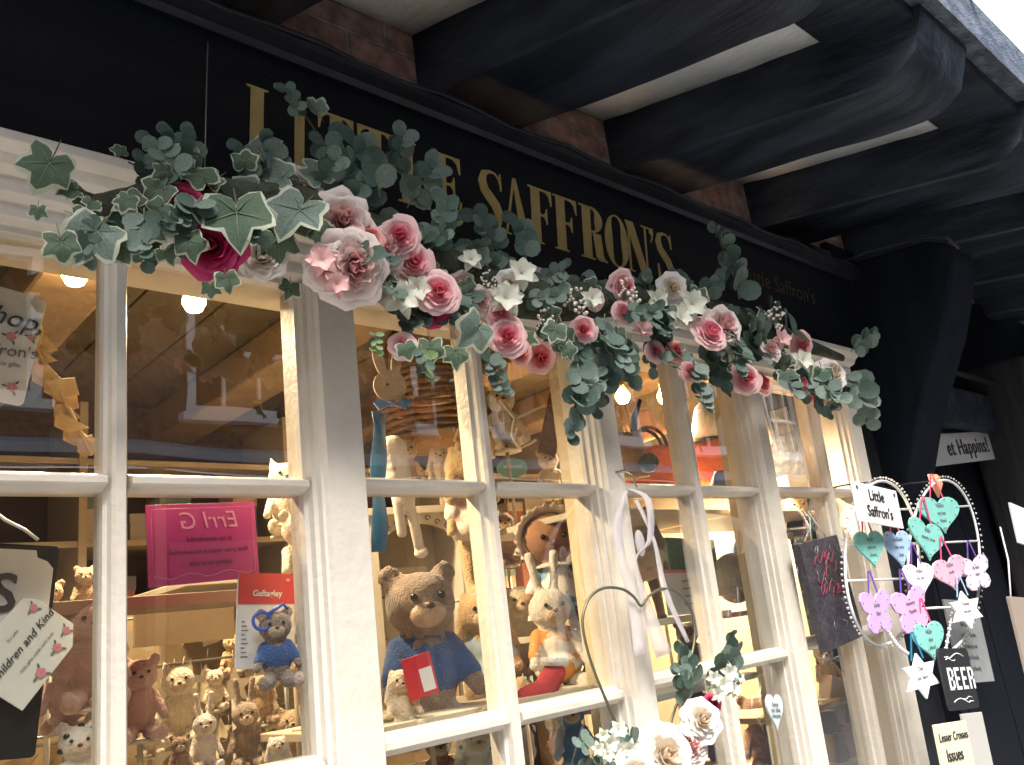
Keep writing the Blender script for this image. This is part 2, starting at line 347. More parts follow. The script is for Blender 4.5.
for k, (a0, a1, b0, b1) in enumerate(bays):
    dz = -.008 + .004*k
    vbar(a1, b0, -.585, .64)
    for (x0, x1) in ((a0, a1), (b0, b1)):
        hbar(x0, x1, ZM+dz, .0135); hbar(x0, x1, ZBS[k], .017)
        zz = [-.585, ZBS[k]-.015, ZBS[k]+.015, ZM+dz-.012, ZM+dz+.012, .640]
        for q in range(3):
            g = MB(); za, zb = zz[2*q], zz[2*q+1]; tl = random.uniform(-.0012,.0012)
            g.add([(x0-.002,1.300+tl,za),(x1+.002,1.300-tl,za),(x1+.002,1.300-tl,zb),(x0-.002,1.300+tl,zb)],[(0,1,2,3)])
            g.add([(x0-.002,1.304+tl,za),(x1+.002,1.304-tl,za),(x1+.002,1.304-tl,zb),(x0-.002,1.304+tl,zb)],[(3,2,1,0)])
            o = wpart(g, 'glass_pane', glass)

# ------------------------------------------------------------------ room behind the glass
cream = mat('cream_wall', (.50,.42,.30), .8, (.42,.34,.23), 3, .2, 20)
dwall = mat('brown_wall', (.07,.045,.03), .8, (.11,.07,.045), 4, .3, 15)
CZ = 1.0; BY = 3.3
rm = [('shop_floor', ((-.9,1.6,GZ),(2.9,BY,GZ+.05)), mat('shop_floor', (.22,.15,.09), .6)),
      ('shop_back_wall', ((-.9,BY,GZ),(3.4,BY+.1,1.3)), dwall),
      ('shop_side_wall', ((-1.0,1.47,GZ),(-.9,BY,1.3)), cream), ('shop_far_wall', ((3.1,1.62,GZ),(3.2,BY,1.3)), cream)]
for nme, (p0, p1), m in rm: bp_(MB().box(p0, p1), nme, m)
mb = MB()
for i in range(19): mb.box((-.95+i*.22,1.44,CZ), (-.95+i*.22+.213,BY,CZ+.05))
bp_(mb, 'boarded_ceiling', mat('ceiling_boards', (.15,.12,.085), .8, (.11,.085,.055), 4, .3, 20), bevel=.003)
for x in (-.42, .47, 1.22, 1.95, 2.66): bp_(MB().box((x,1.50,CZ-.13),(x+.17,BY,CZ-.001)), 'ceiling_beam', mat('tan_beam', (.34,.24,.15), .7, (.25,.17,.10), 5, .5, 15), bevel=.01)
bp_(MB().box((-.9,1.36,-.63),(2.9,1.62,-.60)), 'window_board', white)
bp_(MB().box((-.9,1.585,-1.5),(2.9,1.615,-.63)), 'lining_board', cream)

# ------------------------------------------------------------------ building across the street (seen mirrored in the panes)
OY = -3.9
op = empty('brick_house', (3, OY-1, GZ)); tag(op, 'brick house across the street with white sash windows, reflected in the panes', 'building'); IO = Matrix.Translation((-3, -OY+1, -GZ))
def oparts(mb, name, m, par=None, **k):
    return mb.build(name, m, par or op, None if par else IO, **k)
wh = mat('white_gloss', (.88,.88,.88), .4)
wins = [(2.78, 1.98), (.75, 1.98), (5.0, 1.98), (7.2,1.98), (9.4,1.98),(11.6,1.98)]
WW, WH = .98, 1.15
segs = sorted(wins); mb = MB(); mb.box((-5,OY-.3,1.6),(16,OY,wins[0][1])); mb.box((-5,OY-.3,wins[0][1]+WH),(16,OY,4.2)); px_ = -5
for (x, z) in segs: mb.box((px_,OY-.3,z),(x,OY,z+WH)); px_ = x+WW
mb.box((px_,OY-.3,1.98),(16,OY,1.98+WH)); oparts(mb, 'wall', brick2)
for (x, z) in wins:
    f = MB()
    f.box((x,OY-.08,z),(x+.07,OY+.02,z+WH)); f.box((x+WW-.07,OY-.08,z),(x+WW,OY+.02,z+WH)); f.box((x+.07,OY-.08,z+WH-.07),(x+WW-.07,OY+.02,z+WH)); f.box((x+.07,OY-.08,z),(x+WW-.07,OY+.02,z+.07))
    f.box((x+.07,OY-.07,z+WH/2-.02),(x+WW-.07,OY-.02,z+WH/2+.02))
    for k in (1,2): f.box((x+WW*k/3-.012,OY-.06,z+.07),(x+WW*k/3+.012,OY-.03,z+WH/2-.02)); f.box((x+WW*k/3-.012,OY-.06,z+WH/2+.02),(x+WW*k/3+.012,OY-.03,z+WH-.07))
    fo = oparts(f, 'sash_window', wh)
    oparts(MB().box((x-.06,OY-.02,z-.07),(x+WW+.06,OY+.10,z-.001)), 'sill', wh, fo)
    oparts(MB().box((x+.05,OY-.10,z+.05),(x+WW-.05,OY-.09,z+WH-.05)), 'pane', mat('dark_pane', (.03,.03,.035), .1), fo)
lead = mat('lead_grey', (.42,.48,.56), .6)
oparts(MB().prism([(OY+.45,1.50),(OY+.45,1.57),(OY,1.72),(OY,1.50)], -5, 16, X=Matrix(((0,1,0,0),(1,0,0,0),(0,0,1,0),(0,0,0,1)))), 'canopy', lead)
mb = MB(); mb.box((-5,OY-.25,GZ+.6),(16,OY-.05,1.5)); oparts(mb, 'shop_front', mat('dark_front', (.03,.03,.035), .5, bump=.2))
for i in range(9):
    x = -4+i*2.2
    oparts(MB().box((x,OY-.05,GZ+.7),(x+1.6,OY-.03,.95)), 'shop_pane', mat('shop_pane_grey', (.22,.17,.12), .3))
    oparts(MB().box((x-.16,OY-.05,GZ),(x-.08,OY+.12,1.5)), 'pilaster', mat('tan_paint', (.42,.30,.19), .6))
oparts(MB().box((-5,OY-.3,GZ),(16,OY-.02,GZ+.6)), 'riser', mat('dark_front', (.03,.03,.035), .5))
oparts(MB().add([(-5,OY+.3,4.1),(16,OY+.3,4.1),(16,OY-3,6.3),(-5,OY-3,6.3)],[(0,1,2,3)]), 'roof', mat('roof_tile', (.09,.06,.05), .8), solid=.1)

# ------------------------------------------------------------------ name board
def inplane(px, py, o, nrm):
    r = ray(px, py); return r * (o.dot(nrm)/r.dot(nrm))
SM = frame((0,1.335,.80), (1,0,-.012), (0,-.105,1)); SMI = SM.inverted(); SN = SM.to_3x3() @ Vector((0,1,0))
def sloc(px, py): q = SMI @ inplane(px, py, SM.translation, SN); return q.x, q.z
sign = MB().box((-.8,0,-.085),(3.08,.03,.345)).build('name_board', navy, bevel=.002); sign.matrix_world = SM
tag(sign, 'long dark navy fascia board over the window with gilded capital letters', 'shop sign')
mb = MB()
mb.prism([(-.055,.352),(-.055,.366),(-.038,.382),(.05,.392),(.05,.345),(-.012,.345),(-.02,.335),(-.03,.345)], -.82, 3.1, X=Matrix(((0,1,0,0),(1,0,0,0),(0,0,1,0),(0,0,0,1))))
mb.tube([(-.8+.1*i, -.052, .372+.007*math.sin(i*1.7)) for i in range(40)], .0055)
mb.build('moulding', black, sign)
def strip(path):       # stroke with varying half width -> quads
    out = []
    for i in range(len(path)-1):
        (x0,z0,w0),(x1,z1,w1) = path[i], path[i+1]
        out.append((x0,z0,w0,x1,z1,w1))
    return out
SW = .30; H_ = .035
def serif(x0, x1, z, up): return [(x0,z),(x1,z),(x1,z+.022*up),(x1-.06,z+.03*up),(x0+.06,z+.03*up),(x0,z+.022*up)]
def glyph(ch):
    P_ = []          # list of polygons in a unit box (x 0..1, z 0..1)
    def stem(x0, x1, foot=True, head=True):
        P_.append([(x0,0),(x1,0),(x1,1),(x0,1)])
        if foot: P_.append(serif(x0-.11, x1+.11, 0, 1))
        if head: P_.append(serif(x0-.11, x1+.11, 1, -1))
    def band(pts):    # pts: (x,z,nx,nz,halfwidth)
        for a_, b_ in zip(pts, pts[1:]):
            P_.append([(a_[0]+a_[2]*a_[4], a_[1]+a_[3]*a_[4]), (b_[0]+b_[2]*b_[4], b_[1]+b_[3]*b_[4]), (b_[0]-b_[2]*b_[4], b_[1]-b_[3]*b_[4]), (a_[0]-a_[2]*a_[4], a_[1]-a_[3]*a_[4])])
    def arc(cx, cz, rx, rz, a0, a1, w0, w1, n_=20, ro=None):
        vo, vi = [], []
        for i in range(n_+1):
            t = a0+(a1-a0)*i/n_; k = abs(math.cos(t)); wd = w0+(w1-w0)*k**1.5
            vo.append((cx+rx*math.cos(t), cz+rz*math.sin(t))); vi.append((cx+(rx-wd)*math.cos(t), cz+(rz-(w0*.5))*math.sin(t)))
        for i in range(n_): P_.append([vo[i], vo[i+1], vi[i+1], vi[i]])
    if ch == 'I': stem(.25,.75)
    elif ch == 'L': stem(.12,.46); P_.append([(.46,0),(1,0),(.97,.28),(.93,.28),(.86,.10),(.70,.04),(.46,.035)])
    elif ch == 'T':
        stem(.33,.67, head=False); P_.append([(0,1),(1,1),(1,.74),(.96,.74),(.90,.90),(.78,.96),(.67,.965),(.33,.965),(.22,.96),(.10,.90),(.04,.74),(0,.74)])
    elif ch in 'EF':
        stem(.12,.48, head=True, foot=True); P_.append([(.48,1),(.97,1),(.98,.74),(.94,.74),(.86,.90),(.72,.96),(.48,.965)])
        P_.append([(.48,.50),(.62,.50),(.70,.45),(.73,.38),(.77,.38),(.77,.66),(.73,.66),(.70,.59),(.62,.54),(.48,.54)])
        if ch == 'E': P_.append([(.48,0),(1,0),(1,.28),(.96,.28),(.88,.10),(.72,.04),(.48,.035)])
    elif ch == 'R':
        stem(.12,.44, head=True); arc(.44,.755,.46,.245,-PI/2,PI/2,.07,.30)
        P_.append([(.50,.50),(.80,.50),(.86,.12),(.92,.04),(1.02,.03),(1.02,0),(.72,0),(.60,.06),(.56,.30)])
    elif ch == 'O': arc(.5,.5,.5,.515,0,2*PI,.06,.30, 36)
    elif ch == 'A':
        P_.append([(.42,1.02),(.54,1.02),(1.0,.02),(.64,.02)]); P_.append([(.42,1.02),(.47,.92),(.16,.02),(.09,.02)])
        P_.append([(.24,.33),(.70,.33),(.68,.29),(.22,.29)]); P_.append(serif(-.04,.30,0,1)); P_.append(serif(.54,1.10,0,1))
    elif ch == 'N':
        P_.append([(.11,0),(.18,0),(.18,1),(.11,1)]); P_.append([(.84,0),(.91,0),(.91,1),(.84,1)])
        P_.append([(.02,1),(.36,1),(.91,.0),(.80,-.02),(.60,.02)]); P_.append(serif(-.02,.32,0,1)); P_.append(serif(.70,1.05,1,-1))
    elif ch == "'":
        P_.append([(.1,1),(.85,1),(.9,.9),(.7,.78),(.3,.70),(.25,.72),(.5,.82),(.4,.88),(.1,.9)])
    elif ch == 'S':
        c = [(.88,.80,.02),(.84,.90,.035),(.70,.975,.03),(.48,.985,.05),(.25,.93,.11),(.17,.79,.155),(.25,.65,.17),(.45,.54,.18),(.68,.42,.18),(.80,.27,.165),(.74,.11,.12),(.52,.02,.05),(.30,.03,.03),(.14,.12,.035),(.08,.26,.02)]
        pts = []
        for i, (x, z, wd) in enumerate(c):
            a_ = c[max(i-1,0)]; b_ = c[min(i+1,len(c)-1)]; dx, dz = b_[0]-a_[0], (b_[1]-a_[1])*2.0; l = math.hypot(dx, dz); pts.append((x, z, -dz/l, dx/l*.5, wd))
        band(pts); P_.append([(.86,.99),(.90,.99),(.93,.70),(.88,.70)]); P_.append([(.05,.02),(.09,.02),(.12,.32),(.04,.32)])
    return P_
LET = [('L',246,284),('I',290,309),('T',318,353),('T',357,392),('L',397,429),('E',431,460),('S',477,502),('A',501,527),('F',527,551),('F',552,576),('R',578,603),('O',603,626),('N',624,647),("'",648,653),('S',654,671)]
vT = sloc(459,160)[1]; vB = sloc(459,219)[1]
for ch, a0, a1 in LET:
    u0 = sloc(a0, -6+.363*a0)[0]; u1 = sloc(a1, -6+.363*a1)[0]; mb = MB()
    for i, poly in enumerate(glyph(ch)):
        q = [(u0+x*(u1-u0), vB+z*(vT-vB)) for x, z in poly]; mb.prism(q, -.0015-.00012*i, -.0001)
    mb.build('letter', gold, sign)
u, v = sloc(752,276); u2, v2 = sloc(800,294)
text("Little Saffron's", sign, ((u+u2)/2+.02, -.002, (v+v2)/2), .080, golddim, bold=-.0005)
# hanging wire from a hook above the board
o = tag(MB().tube([at(208,42,1.20), at(207,70,1.2), at(206,110,1.20), at(205,168,1.2)], .0011, 6).build('hanging_wire', wirem),
    'thin wire hanging down over the left end of the fascia board', 'wire')

# ------------------------------------------------------------------ lamps inside
bulbm = mat('bulb_glow', (1,.75,.4), .4, emit=40, ecol=(1,.66,.28)); brass = mat('brass', (.5,.38,.2), .35, metal=1)
LAMPS = [(75,268,1.85,1),(194,296,1.85,1),(622,393,1.95,1),(664,393,1.80,1),(300,330,2.5,0),(430,318,2.5,0),(520,340,2.2,0),(560,360,2.6,0),(806,412,1.72,0)]  # flag marks bulbs in view; the rest are unseen, added to light the interior
for i, (px, py, y, vis) in enumerate(LAMPS):
    p = at(px, py, y)
    L = empty('spot_lamp', (p.x, p.y, CZ-.001))
    tag(L, ['bright warm bulb hanging at the top of the leftmost column of panes','bright warm bulb in the second column of panes, above the mirrored sash window','small glowing bulb just below the garland, left one of the close pair','small glowing bulb just below the garland, right one of the close pair'][i] if vis else ('unseen warm bulb added behind the thick second post','unseen warm bulb added over the wooden bunny','unseen warm bulb added over the fourth column under the roses','unseen warm bulb added farthest back over the doll','small unseen bulb added over the white paper tag')[i-4], 'lamp', 'warm bulbs on the shop ceiling')
    h = CZ-p.z
    MB().lathe([(0,-.001),(.03,-.001),(.03,-.012),(.008,-.018),(.006,-h+.05),(.016,-h+.045),(.017,-h+.02),(.0,-h+.018)], 14).build('lamp_holder', brass, L)
    MB().lathe([(0,-h+.022),(.014,-h+.018),(.026,-h-.004),(.027,-h-.018),(.018,-h-.036),(0,-h-.042)], 14).build('bulb', bulbm, L)
    l = bpy.data.lights.new('lamp_light', 'SPOT'); l.spot_size = math.radians(150); l.spot_blend = .6; l.energy = (36,38,110,110)[i] if i < 4 else 85; l.color = (1,.76,.48); l.shadow_soft_size = .03
    if i == 8: l.energy = 30
    lo = bpy.data.objects.new('lamp_light', l); col.objects.link(lo); lo.parent = L; lo.location = (0,0,-h-.06)

# ------------------------------------------------------------------ soft toys
furs = dict(
 tan=mat('fur_tan', (.52,.37,.21), .95, (.40,.26,.14), 60, .8, 220, sheen=.6), cream_=mat('fur_cream', (.70,.60,.44), .95, (.58,.47,.31), 60, .8, 220, sheen=.6),
 brown=mat('fur_brown', (.32,.19,.10), .95, (.16,.08,.04), 60, .8, 220, sheen=.5), grey=mat('fur_greybrown', (.30,.22,.16), .95, (.20,.14,.10), 60, .8, 220, sheen=.5),
 golden=mat('fur_golden', (.62,.43,.21), .95, (.50,.32,.14), 60, .8, 220, sheen=.6), pink=mat('fur_pink', (.46,.29,.23), .9, (.38,.22,.17), 40, .5, 200, sheen=.5),
 white=mat('fur_white', (.66,.62,.55), .9, (.55,.50,.43), 60, .6, 200, sheen=.5), blue=mat('felt_blue', (.10,.22,.38), .9, (.08,.18,.32), 40, .4, 200, sheen=.4))
navyf = mat('blue_knit', (.018,.085,.29), .9, (.012,.06,.22), 90, .7, 260, sheen=.4); nosem = mat('brown_nose', (.06,.03,.02), .4); palem = mat('pale_muzzle', (.55,.42,.28), .95, (.46,.34,.22), 60, .6, 220, sheen=.5)
def face_rz(p, k=.75): return -math.atan2(p.x, p.y)*k
PLUSH = []; SLABS = []
def plush(px, py, y, hpx, label, fur='tan', ears='bear', clothes=None, kind='teddy bear', pose='sit', rz=None, turn=0, tilt=0, group=None, muzzle=True, name='teddy_bear', earm=None, spots=False):
    c = at(px, py, y); H = hpx*mpp(c); 
    R = empty(name, (c.x, c.y, c.z-H*.45), face_rz(c)+turn); R.rotation_euler.y = tilt; tag(R, label, kind, group)
    S = Matrix.Scale(H, 4); fm = furs[fur]; X = S
    mb = MB(); mb.ball((0,-.02,.72), (.20,.175,.175), X=X); mb.ball((0,.0,.36), (.185,.16,.25), X=X); mb.ball((0,0,.55),(.10,.09,.08), X=X); mb.ball((0,-.13,.67),(.10,.09,.075), X=X)
    if pose == 'sit':
        for s in (-1,1):
            mb.caps((s*.11,-.05,.10),(s*.19,-.34,.075),.095,.07, X=X); mb.ball((s*.20,-.38,.10),(.068,.05,.088), X=X)
            mb.caps((s*.15,-.01,.49),(s*.24,-.17,.26),.062,.055, X=X)
    else:
        for s in (-1,1):
            mb.caps((s*.08,-.0,.14),(s*.10,-.04,-.28),.07,.05, X=X, n=8); mb.ball((s*.10,-.08,-.31),(.06,.09,.05), X=X)
            mb.caps((s*.15,-.01,.49),(s*.25,-.05,.18),.055,.045, X=X)
    if ears == 'bear':
        for s in (-1,1): mb.ball((s*.155,-.0,.875),(.075,.035,.075), X=X)
    elif ears == 'up':
        for s in (-1,1): mb.caps((s*.07,0,.86),(s*.12,.02,1.2),.045,.05, X=X, n=7)
    elif ears == 'flop':
        for s in (-1,1): mb.caps((s*.13,-.02,.86),(s*.23,-.06,.46),.045,.06, X=X, n=8)
    elif ears == 'cat':
        for s in (-1,1): mb.caps((s*.12,0,.85),(s*.15,0,.95),.06,.02, X=X, n=4)
    mb.build('body', fm, R, remesh=max(H*.022,.0022), fuzz=H*.012)
    for s in (-1,1): MB().ball((s*.078,-.185,.75), .020, 10, 7, X=X).build('eye', eye, R)
    MB().ball((0,-.218,.70), (.026,.02,.019), 10, 7, X=X).build('nose', nosem, R)
    if muzzle: MB().ball((0,-.138,.665), (.105,.088,.078), X=X).build('muzzle', palem, R)
    if earm:
        for s in (-1,1):
            if ears == 'bear': MB().ball((s*.155,-.028,.875),(.05,.018,.05), X=X).build('inner_ear', earm, R)
            elif ears == 'up': MB().ball((s*.098,-.04,1.04),(.026,.02,.15), X=X).build('inner_ear', earm, R)
    if clothes:
        nm, cm, long_ = clothes; mb = MB()
        mb.ball((0,0,.37),(.20,.175,.20), X=X)
        if long_: mb.ball((0,-.04,.22),(.22,.22,.14), X=X)
        for s in (-1,1): mb.caps((s*.14,-.01,.49),(s*.215,-.12,.34) if pose=='sit' else (s*.21,-.03,.32),.075,.068, X=X)
        mb.ball((0,0,.55),(.125,.115,.045), X=X)
        mb.build(nm, cm, R, remesh=max(H*.022,.0022), fuzz=H*.008)
    if spots:
        for (sx, sz) in ((-.12,.80),(.13,.84),(.15,.62),(-.17,.66),(.02,.885),(-.02,.42),(.12,.40)):
            d = 1-(sx/.2)**2-((sz-.72)/.175)**2; yy = -.02-.178*math.sqrt(max(d,.05)) if sz > .5 else -.17
            MB().ball((sx, yy, sz), (.035,.014,.03), 10, 6, X=X).build('black_spot', eye, R)
    PLUSH.append((R, c.x, y, c.z-H*(.45+(.34 if pose == 'stand' else -.03)), H, label)); return R

printf = mat('bright_print_cloth', (.75,.70,.60), .9, (.62,.26,.06), 14, .3, 60, contrast=(.48,.52))
printb = mat('blue_print_cloth', (.72,.68,.6), .9, (.16,.30,.42), 16, .3, 60, contrast=(.5,.54))
floral = mat('pale_floral_cloth', (.66,.60,.50), .9, (.62,.36,.33), 30, .3, 60, contrast=(.56,.62))
paleblue = mat('pale_blue_cloth', (.34,.44,.50), .9, bump=.3); pinkin = mat('pink_lining', (.55,.33,.27), .9); redm = mat('red_cloth', (.42,.03,.03), .85, bump=.3, bscale=60)
# shelf carrying the front row
def slab(name, px0, px1, py, y0, y1, m, label, cat, th=.016, zz=None):
    p0 = at(px0, py, y0); p1 = at(px1, py, y0); z = p0.z if zz is None else zz
    return tag(MB().box((p0.x,y0,z-th),(p1.x,y1,z)).build(name, m, bevel=.002), label, cat)
def xslab(x0, x1, z, y0, y1, m, label, name='shelf', th=.016):
    SLABS.append((x0,x1,y0,y1,z)); return tag(MB().box((x0,y0,z-th),(x1,y1,z)).build(name, m, bevel=.002), label, 'shelf')
shelfm = mat('painted_shelf', (.55,.49,.38), .5, (.47,.40,.29), 5, .15, 30)
xslab(.845, 1.47, -.135, 1.375, 1.72, shelfm, 'front display shelf carrying the large teddy in a blue jumper')
plush(424, 655, 1.52, 184, 'large grey-brown teddy in a blue knitted jumper sitting behind the third column of panes', 'grey', 'bear', ('jumper', navyf, False), turn=.12)
plush(402, 700, 1.42, 66, 'small cream rabbit with drooping ears at the foot of the large blue-jumpered teddy', 'cream_', 'flop', kind='toy rabbit', name='toy_rabbit')
g = tag(MB().box((-.028,-.001,-.038),(.028,.001,.038)).build('gift_tag', mat('red_card', (.52,.03,.04), .5), bevel=.0008), 'red and white gift card resting on the jumper of the large teddy', 'card')
p = at(420, 676, 1.375); g.location = p; g.rotation_euler = (.1,-.18,-.5)
MB().box((0,-.0022,-.030),(.024,-.0012,.012)).build('price_label', signw, g)
plush(484, 645, 1.62, 118, 'tan rabbit in a pale blue coat beside the right of the large teddy', 'golden', 'flop', ('coat', paleblue, True), kind='toy rabbit', name='toy_rabbit')
plush(522, 628, 1.72, 92, 'cream rabbit half hidden behind the bar left of the print-dressed toy', 'cream_', 'flop', kind='toy rabbit', name='toy_rabbit')
plush(486, 590, 1.85, 74, 'small golden teddy with an upturned face behind the large teddy', 'golden', 'bear', kind='teddy bear', turn=.3)
plush(553, 640, 1.50, 112, 'patchwork toy rabbit in a bright animal print dress above the red stocking', 'white', 'up', ('dress', printf, True), kind='toy rabbit', name='toy_rabbit', turn=.1)
plush(578, 600, 1.62, 62, 'little orange print giraffe leaning at the right of the bonneted doll', 'golden', 'cat', ('dress', printf, False), kind='soft toy', name='toy_giraffe')
# red stocking
p = at(546, 690, 1.40); m_ = mpp(p); mb = MB(); mb.caps((.02,0,.035),(.0,0,.005),.026,.026); mb.caps((0,0,.0),(-.055,-.01,-.012),.026,.018)
o = mb.build('stocking', redm, remesh=.003); o.location = p; o.rotation_euler = (0,.15,-.3); tag(o, 'red knitted stocking with a pale cuff lying below the print dress', 'stocking')
MB().lathe([(.028,0),(.031,.004),(.031,.014),(.028,.018)], 16, X=Matrix.Translation((.02,0,.048))).build('cuff', furs['white'], o)
# dalmatian style toys in the lowest row
xslab(.80, 2.85, -.50, 1.375, 1.75, shelfm, 'low display board along the bottom of the window, under the spotted dog')
plush(478, 765, 1.50, 92, 'white spotted dog lying in the lowest panes under the large teddy', 'white', 'flop', kind='toy dog', name='toy_dog', spots=True)
plush(572, 735, 1.5, 84, 'pale blue round plush in the bottom row beside the wire heart', 'blue', 'bear', kind='soft toy', name='soft_toy')
plush(612, 728, 1.6, 78, 'white round plush in the bottom row behind the wire heart', 'white', 'bear', kind='soft toy', name='soft_toy')
plush(440, 765, 1.6, 70, 'brown teddy sitting low beside the spotted dog', 'brown', 'bear')
# doll with a bonnet
c = at(553, 560, 1.55); H = 118*mpp(c); D = empty('doll', (c.x, c.y, c.z-H*.52), face_rz(c, .8)); tag(D, 'brown faced cloth doll in a frilled cream bonnet behind the fourth column of panes', 'doll')
S = Matrix.Scale(H, 4); skin = mat('brown_cloth_skin', (.33,.16,.075), .85, (.28,.13,.06), 10, .2, 150)
mb = MB(); mb.ball((0,-.02,.70),(.235,.20,.20), X=S); mb.ball((0,0,.30),(.17,.14,.26), X=S); mb.ball((0,0,.5),(.08,.08,.1), X=S)
for s in (-1,1): mb.caps((s*.12,0,.42),(s*.26,-.12,.22),.05,.045, X=S); mb.caps((s*.1,-.05,.08),(s*.16,-.3,.05),.075,.06, X=S)
mb.build('body', skin, D, remesh=H*.02)
for s in (-1,1): MB().ball((s*.09,-.205,.70),.024,10,7, X=S).build('eye', eye, D)
MB().ball((0,-.222,.655),(.02,.014,.014),8,6, X=S).build('nose', skin, D)
MB().tube([(-.05,-.212,.615),(0,-.216,.607),(.05,-.212,.615)], .006, 5, X=S).build('mouth', nosem, D)
mb = MB(); n_ = 60; vs = []
for k, (rr, yy) in enumerate(((.215,.12),(.25,.02),(.262,-.06),(.31,-.09))):
    for i in range(n_+1):
        t = -.75+(PI+1.5)*i/n_; f = 1+(.05*math.sin(i*1.9) if k == 3 else 0); vs.append((rr*f*math.cos(t), yy+(.02*math.cos(i*1.9) if k==3 else 0), .70+rr*f*.92*math.sin(t)))
mb.add(vs, [(k*(n_+1)+i, k*(n_+1)+i+1, (k+1)*(n_+1)+i+1, (k+1)*(n_+1)+i) for k in range(3) for i in range(n_)], 0, True, S)
mb.ball((0,.05,.73),(.22,.16,.20), X=S); mb.build('bonnet', floral, D, solid=.002)
mb = MB(); mb.lathe([(.10,.48),(.15,.42),(.20,.25),(.27,.08),(.28,.05)], 26, X=S); mb.caps((.12,0,.42),(.22,-.09,.28),.07,.06,X=S); mb.caps((-.12,0,.42),(-.22,-.09,.28),.07,.06,X=S); mb.build('dress', printb, D)
mb = MB(); mb.lathe([(.10,.50),(.19,.47),(.20,.455),(.10,.47)], 26, X=S); mb.build('collar', furs['white'], D)
# rack and plush of the middle columns above the glazing bar
xslab(.80, 1.47, .20, 1.95, 2.30, shelfm, 'back shelf above the white arched cabinet, carrying the goggle-eyed toy')
plush(407, 467, 2.05, 58, 'small tan toy with big round eyes sitting above the white arched cabinet', 'tan', 'bear', kind='soft toy', name='soft_toy')
plush(468, 500, 1.75, 120, 'long legged golden rabbit in a floral dress above the large teddy', 'golden', 'flop', ('dress', floral, True), kind='toy rabbit', name='toy_rabbit', pose='stand', turn=.5)
plush(476, 425, 1.75, 78, 'golden rabbit peering round the bar beneath the garland', 'golden', 'bear', kind='toy rabbit', name='toy_rabbit', turn=-.3)
plush(503, 420, 1.70, 74, 'pinkish rabbit close behind the bar under the pink roses', 'cream_', 'up', kind='toy rabbit', name='toy_rabbit')
# goggle eyes for the small tan toy
c = at(406, 462, 1.9)
# wicker hoop basket
wick = mat('wicker', (.30,.17,.07), .7, (.2,.11,.05), 20, .6, 60)
c = at(432, 408, 2.1); B = empty('wicker_basket', c); tag(B, 'woven twig basket hanging high behind the third column of panes', 'basket'); mb = MB()
for k in range(11):
    z = -.11+.022*k; r = .17-.0009*(k-5)**2
    mb.tube([(r*math.cos(2*PI*i/28)*(1+.012*math.sin(i*2+k*3)), r*math.sin(2*PI*i/28), z+.006*math.sin(i*PI+k*PI)) for i in range(28)], .008, 6, closed=True)
mb.build('woven_side', wick, B)
mb = MB().lathe([(.0,-.12),(.165,-.12),(.17,-.11)], 24); mb.build('base', wick, B)
MB().tube([(.17*math.cos(t), 0, .10+.20*math.sin(t)) for t in [PI*i/14 for i in range(15)]], .010, 8).build('handle', wick, B)
# arched cabinet
c = at(418, 560, 1.9); C_ = empty('arched_cabinet', c, -.25); tag(C_, 'white cabinet with a scrolled arch behind the large teddy', 'cabinet')
wp = mat('white_furniture', (.62,.56,.46), .5, (.52,.46,.36), 8)
mb = MB(); mb.box((-.14,-.02,-.30),(-.115,.16,.12)); mb.box((.115,-.02,-.30),(.14,.16,.12)); mb.box((-.16,-.035,.12),(.16,.17,.14)); mb.box((-.115,.15,-.3),(.115,.16,.12)); mb.build('frame', wp, C_, bevel=.002)
arch = [(-.115,.12),(-.115,.02)]+[(.115*math.cos(t), .02+.075*math.sin(t)) for t in [PI-PI*i/14 for i in range(15)]]+[(.115,.12)]
MB().prism(arch, -.018, -.006).build('arch', wp, C_)
mb = MB()
for s in (-1,1):
    for q in range(3): mb.tube([(s*(.03+.027*q+.009*math.cos(t)*(1-t/8)), -.021, .108-.012*q+.009*math.sin(t)*(1-t/8)) for t in [i*.5 for i in range(13)]], .0016, 5)
mb.build('scrollwork', inkg, C_)
# tall bunny cut-out with blue bow and streamers
c = at(390, 386, 1.40); s_ = mpp(c); bn = empty('wooden_bunny', c, -.35); tag(bn, 'flat pale wooden bunny head with upright ears and a blue bow beside the thick post', 'ornament')
ply = mat('plywood', (.58,.45,.28), .6, (.5,.37,.22), 12, .1, 50, stretch=(1,1,6))
def ell(cx, cz, rx, rz, rot=0, n_=20): return [(cx+rx*math.cos(t)*math.cos(rot)-rz*math.sin(t)*math.sin(rot), cz+rx*math.cos(t)*math.sin(rot)+rz*math.sin(t)*math.cos(rot)) for t in [2*PI*i/n_ for i in range(n_)]]
k = s_
MB().prism(ell(0,0,17*k,17*k), -.003, .003).build('head', ply, bn, bevel=.001)
for s in (-1,1): MB().prism(ell(s*9*k,26*k,5.5*k,17*k, -s*.22), -.0035, .0025).build('ear', ply, bn, bevel=.001)
MB().ball((-3*k,-.005,1*k),(.0035,.002,.0035),8,6).build('eye', eye, bn)
bluem = mat('blue_satin', (.05,.24,.50), .35, sheen=.3)
mb = MB()
for s in (-1,1): mb.prism([(0,-20*k),(s*14*k,-13*k),(s*19*k,-18*k),(s*14*k,-25*k)], -.008,-.003)
mb.ball((0,-.006,-19*k), 3.4*k, 8, 6); mb.build('bow', bluem, bn)
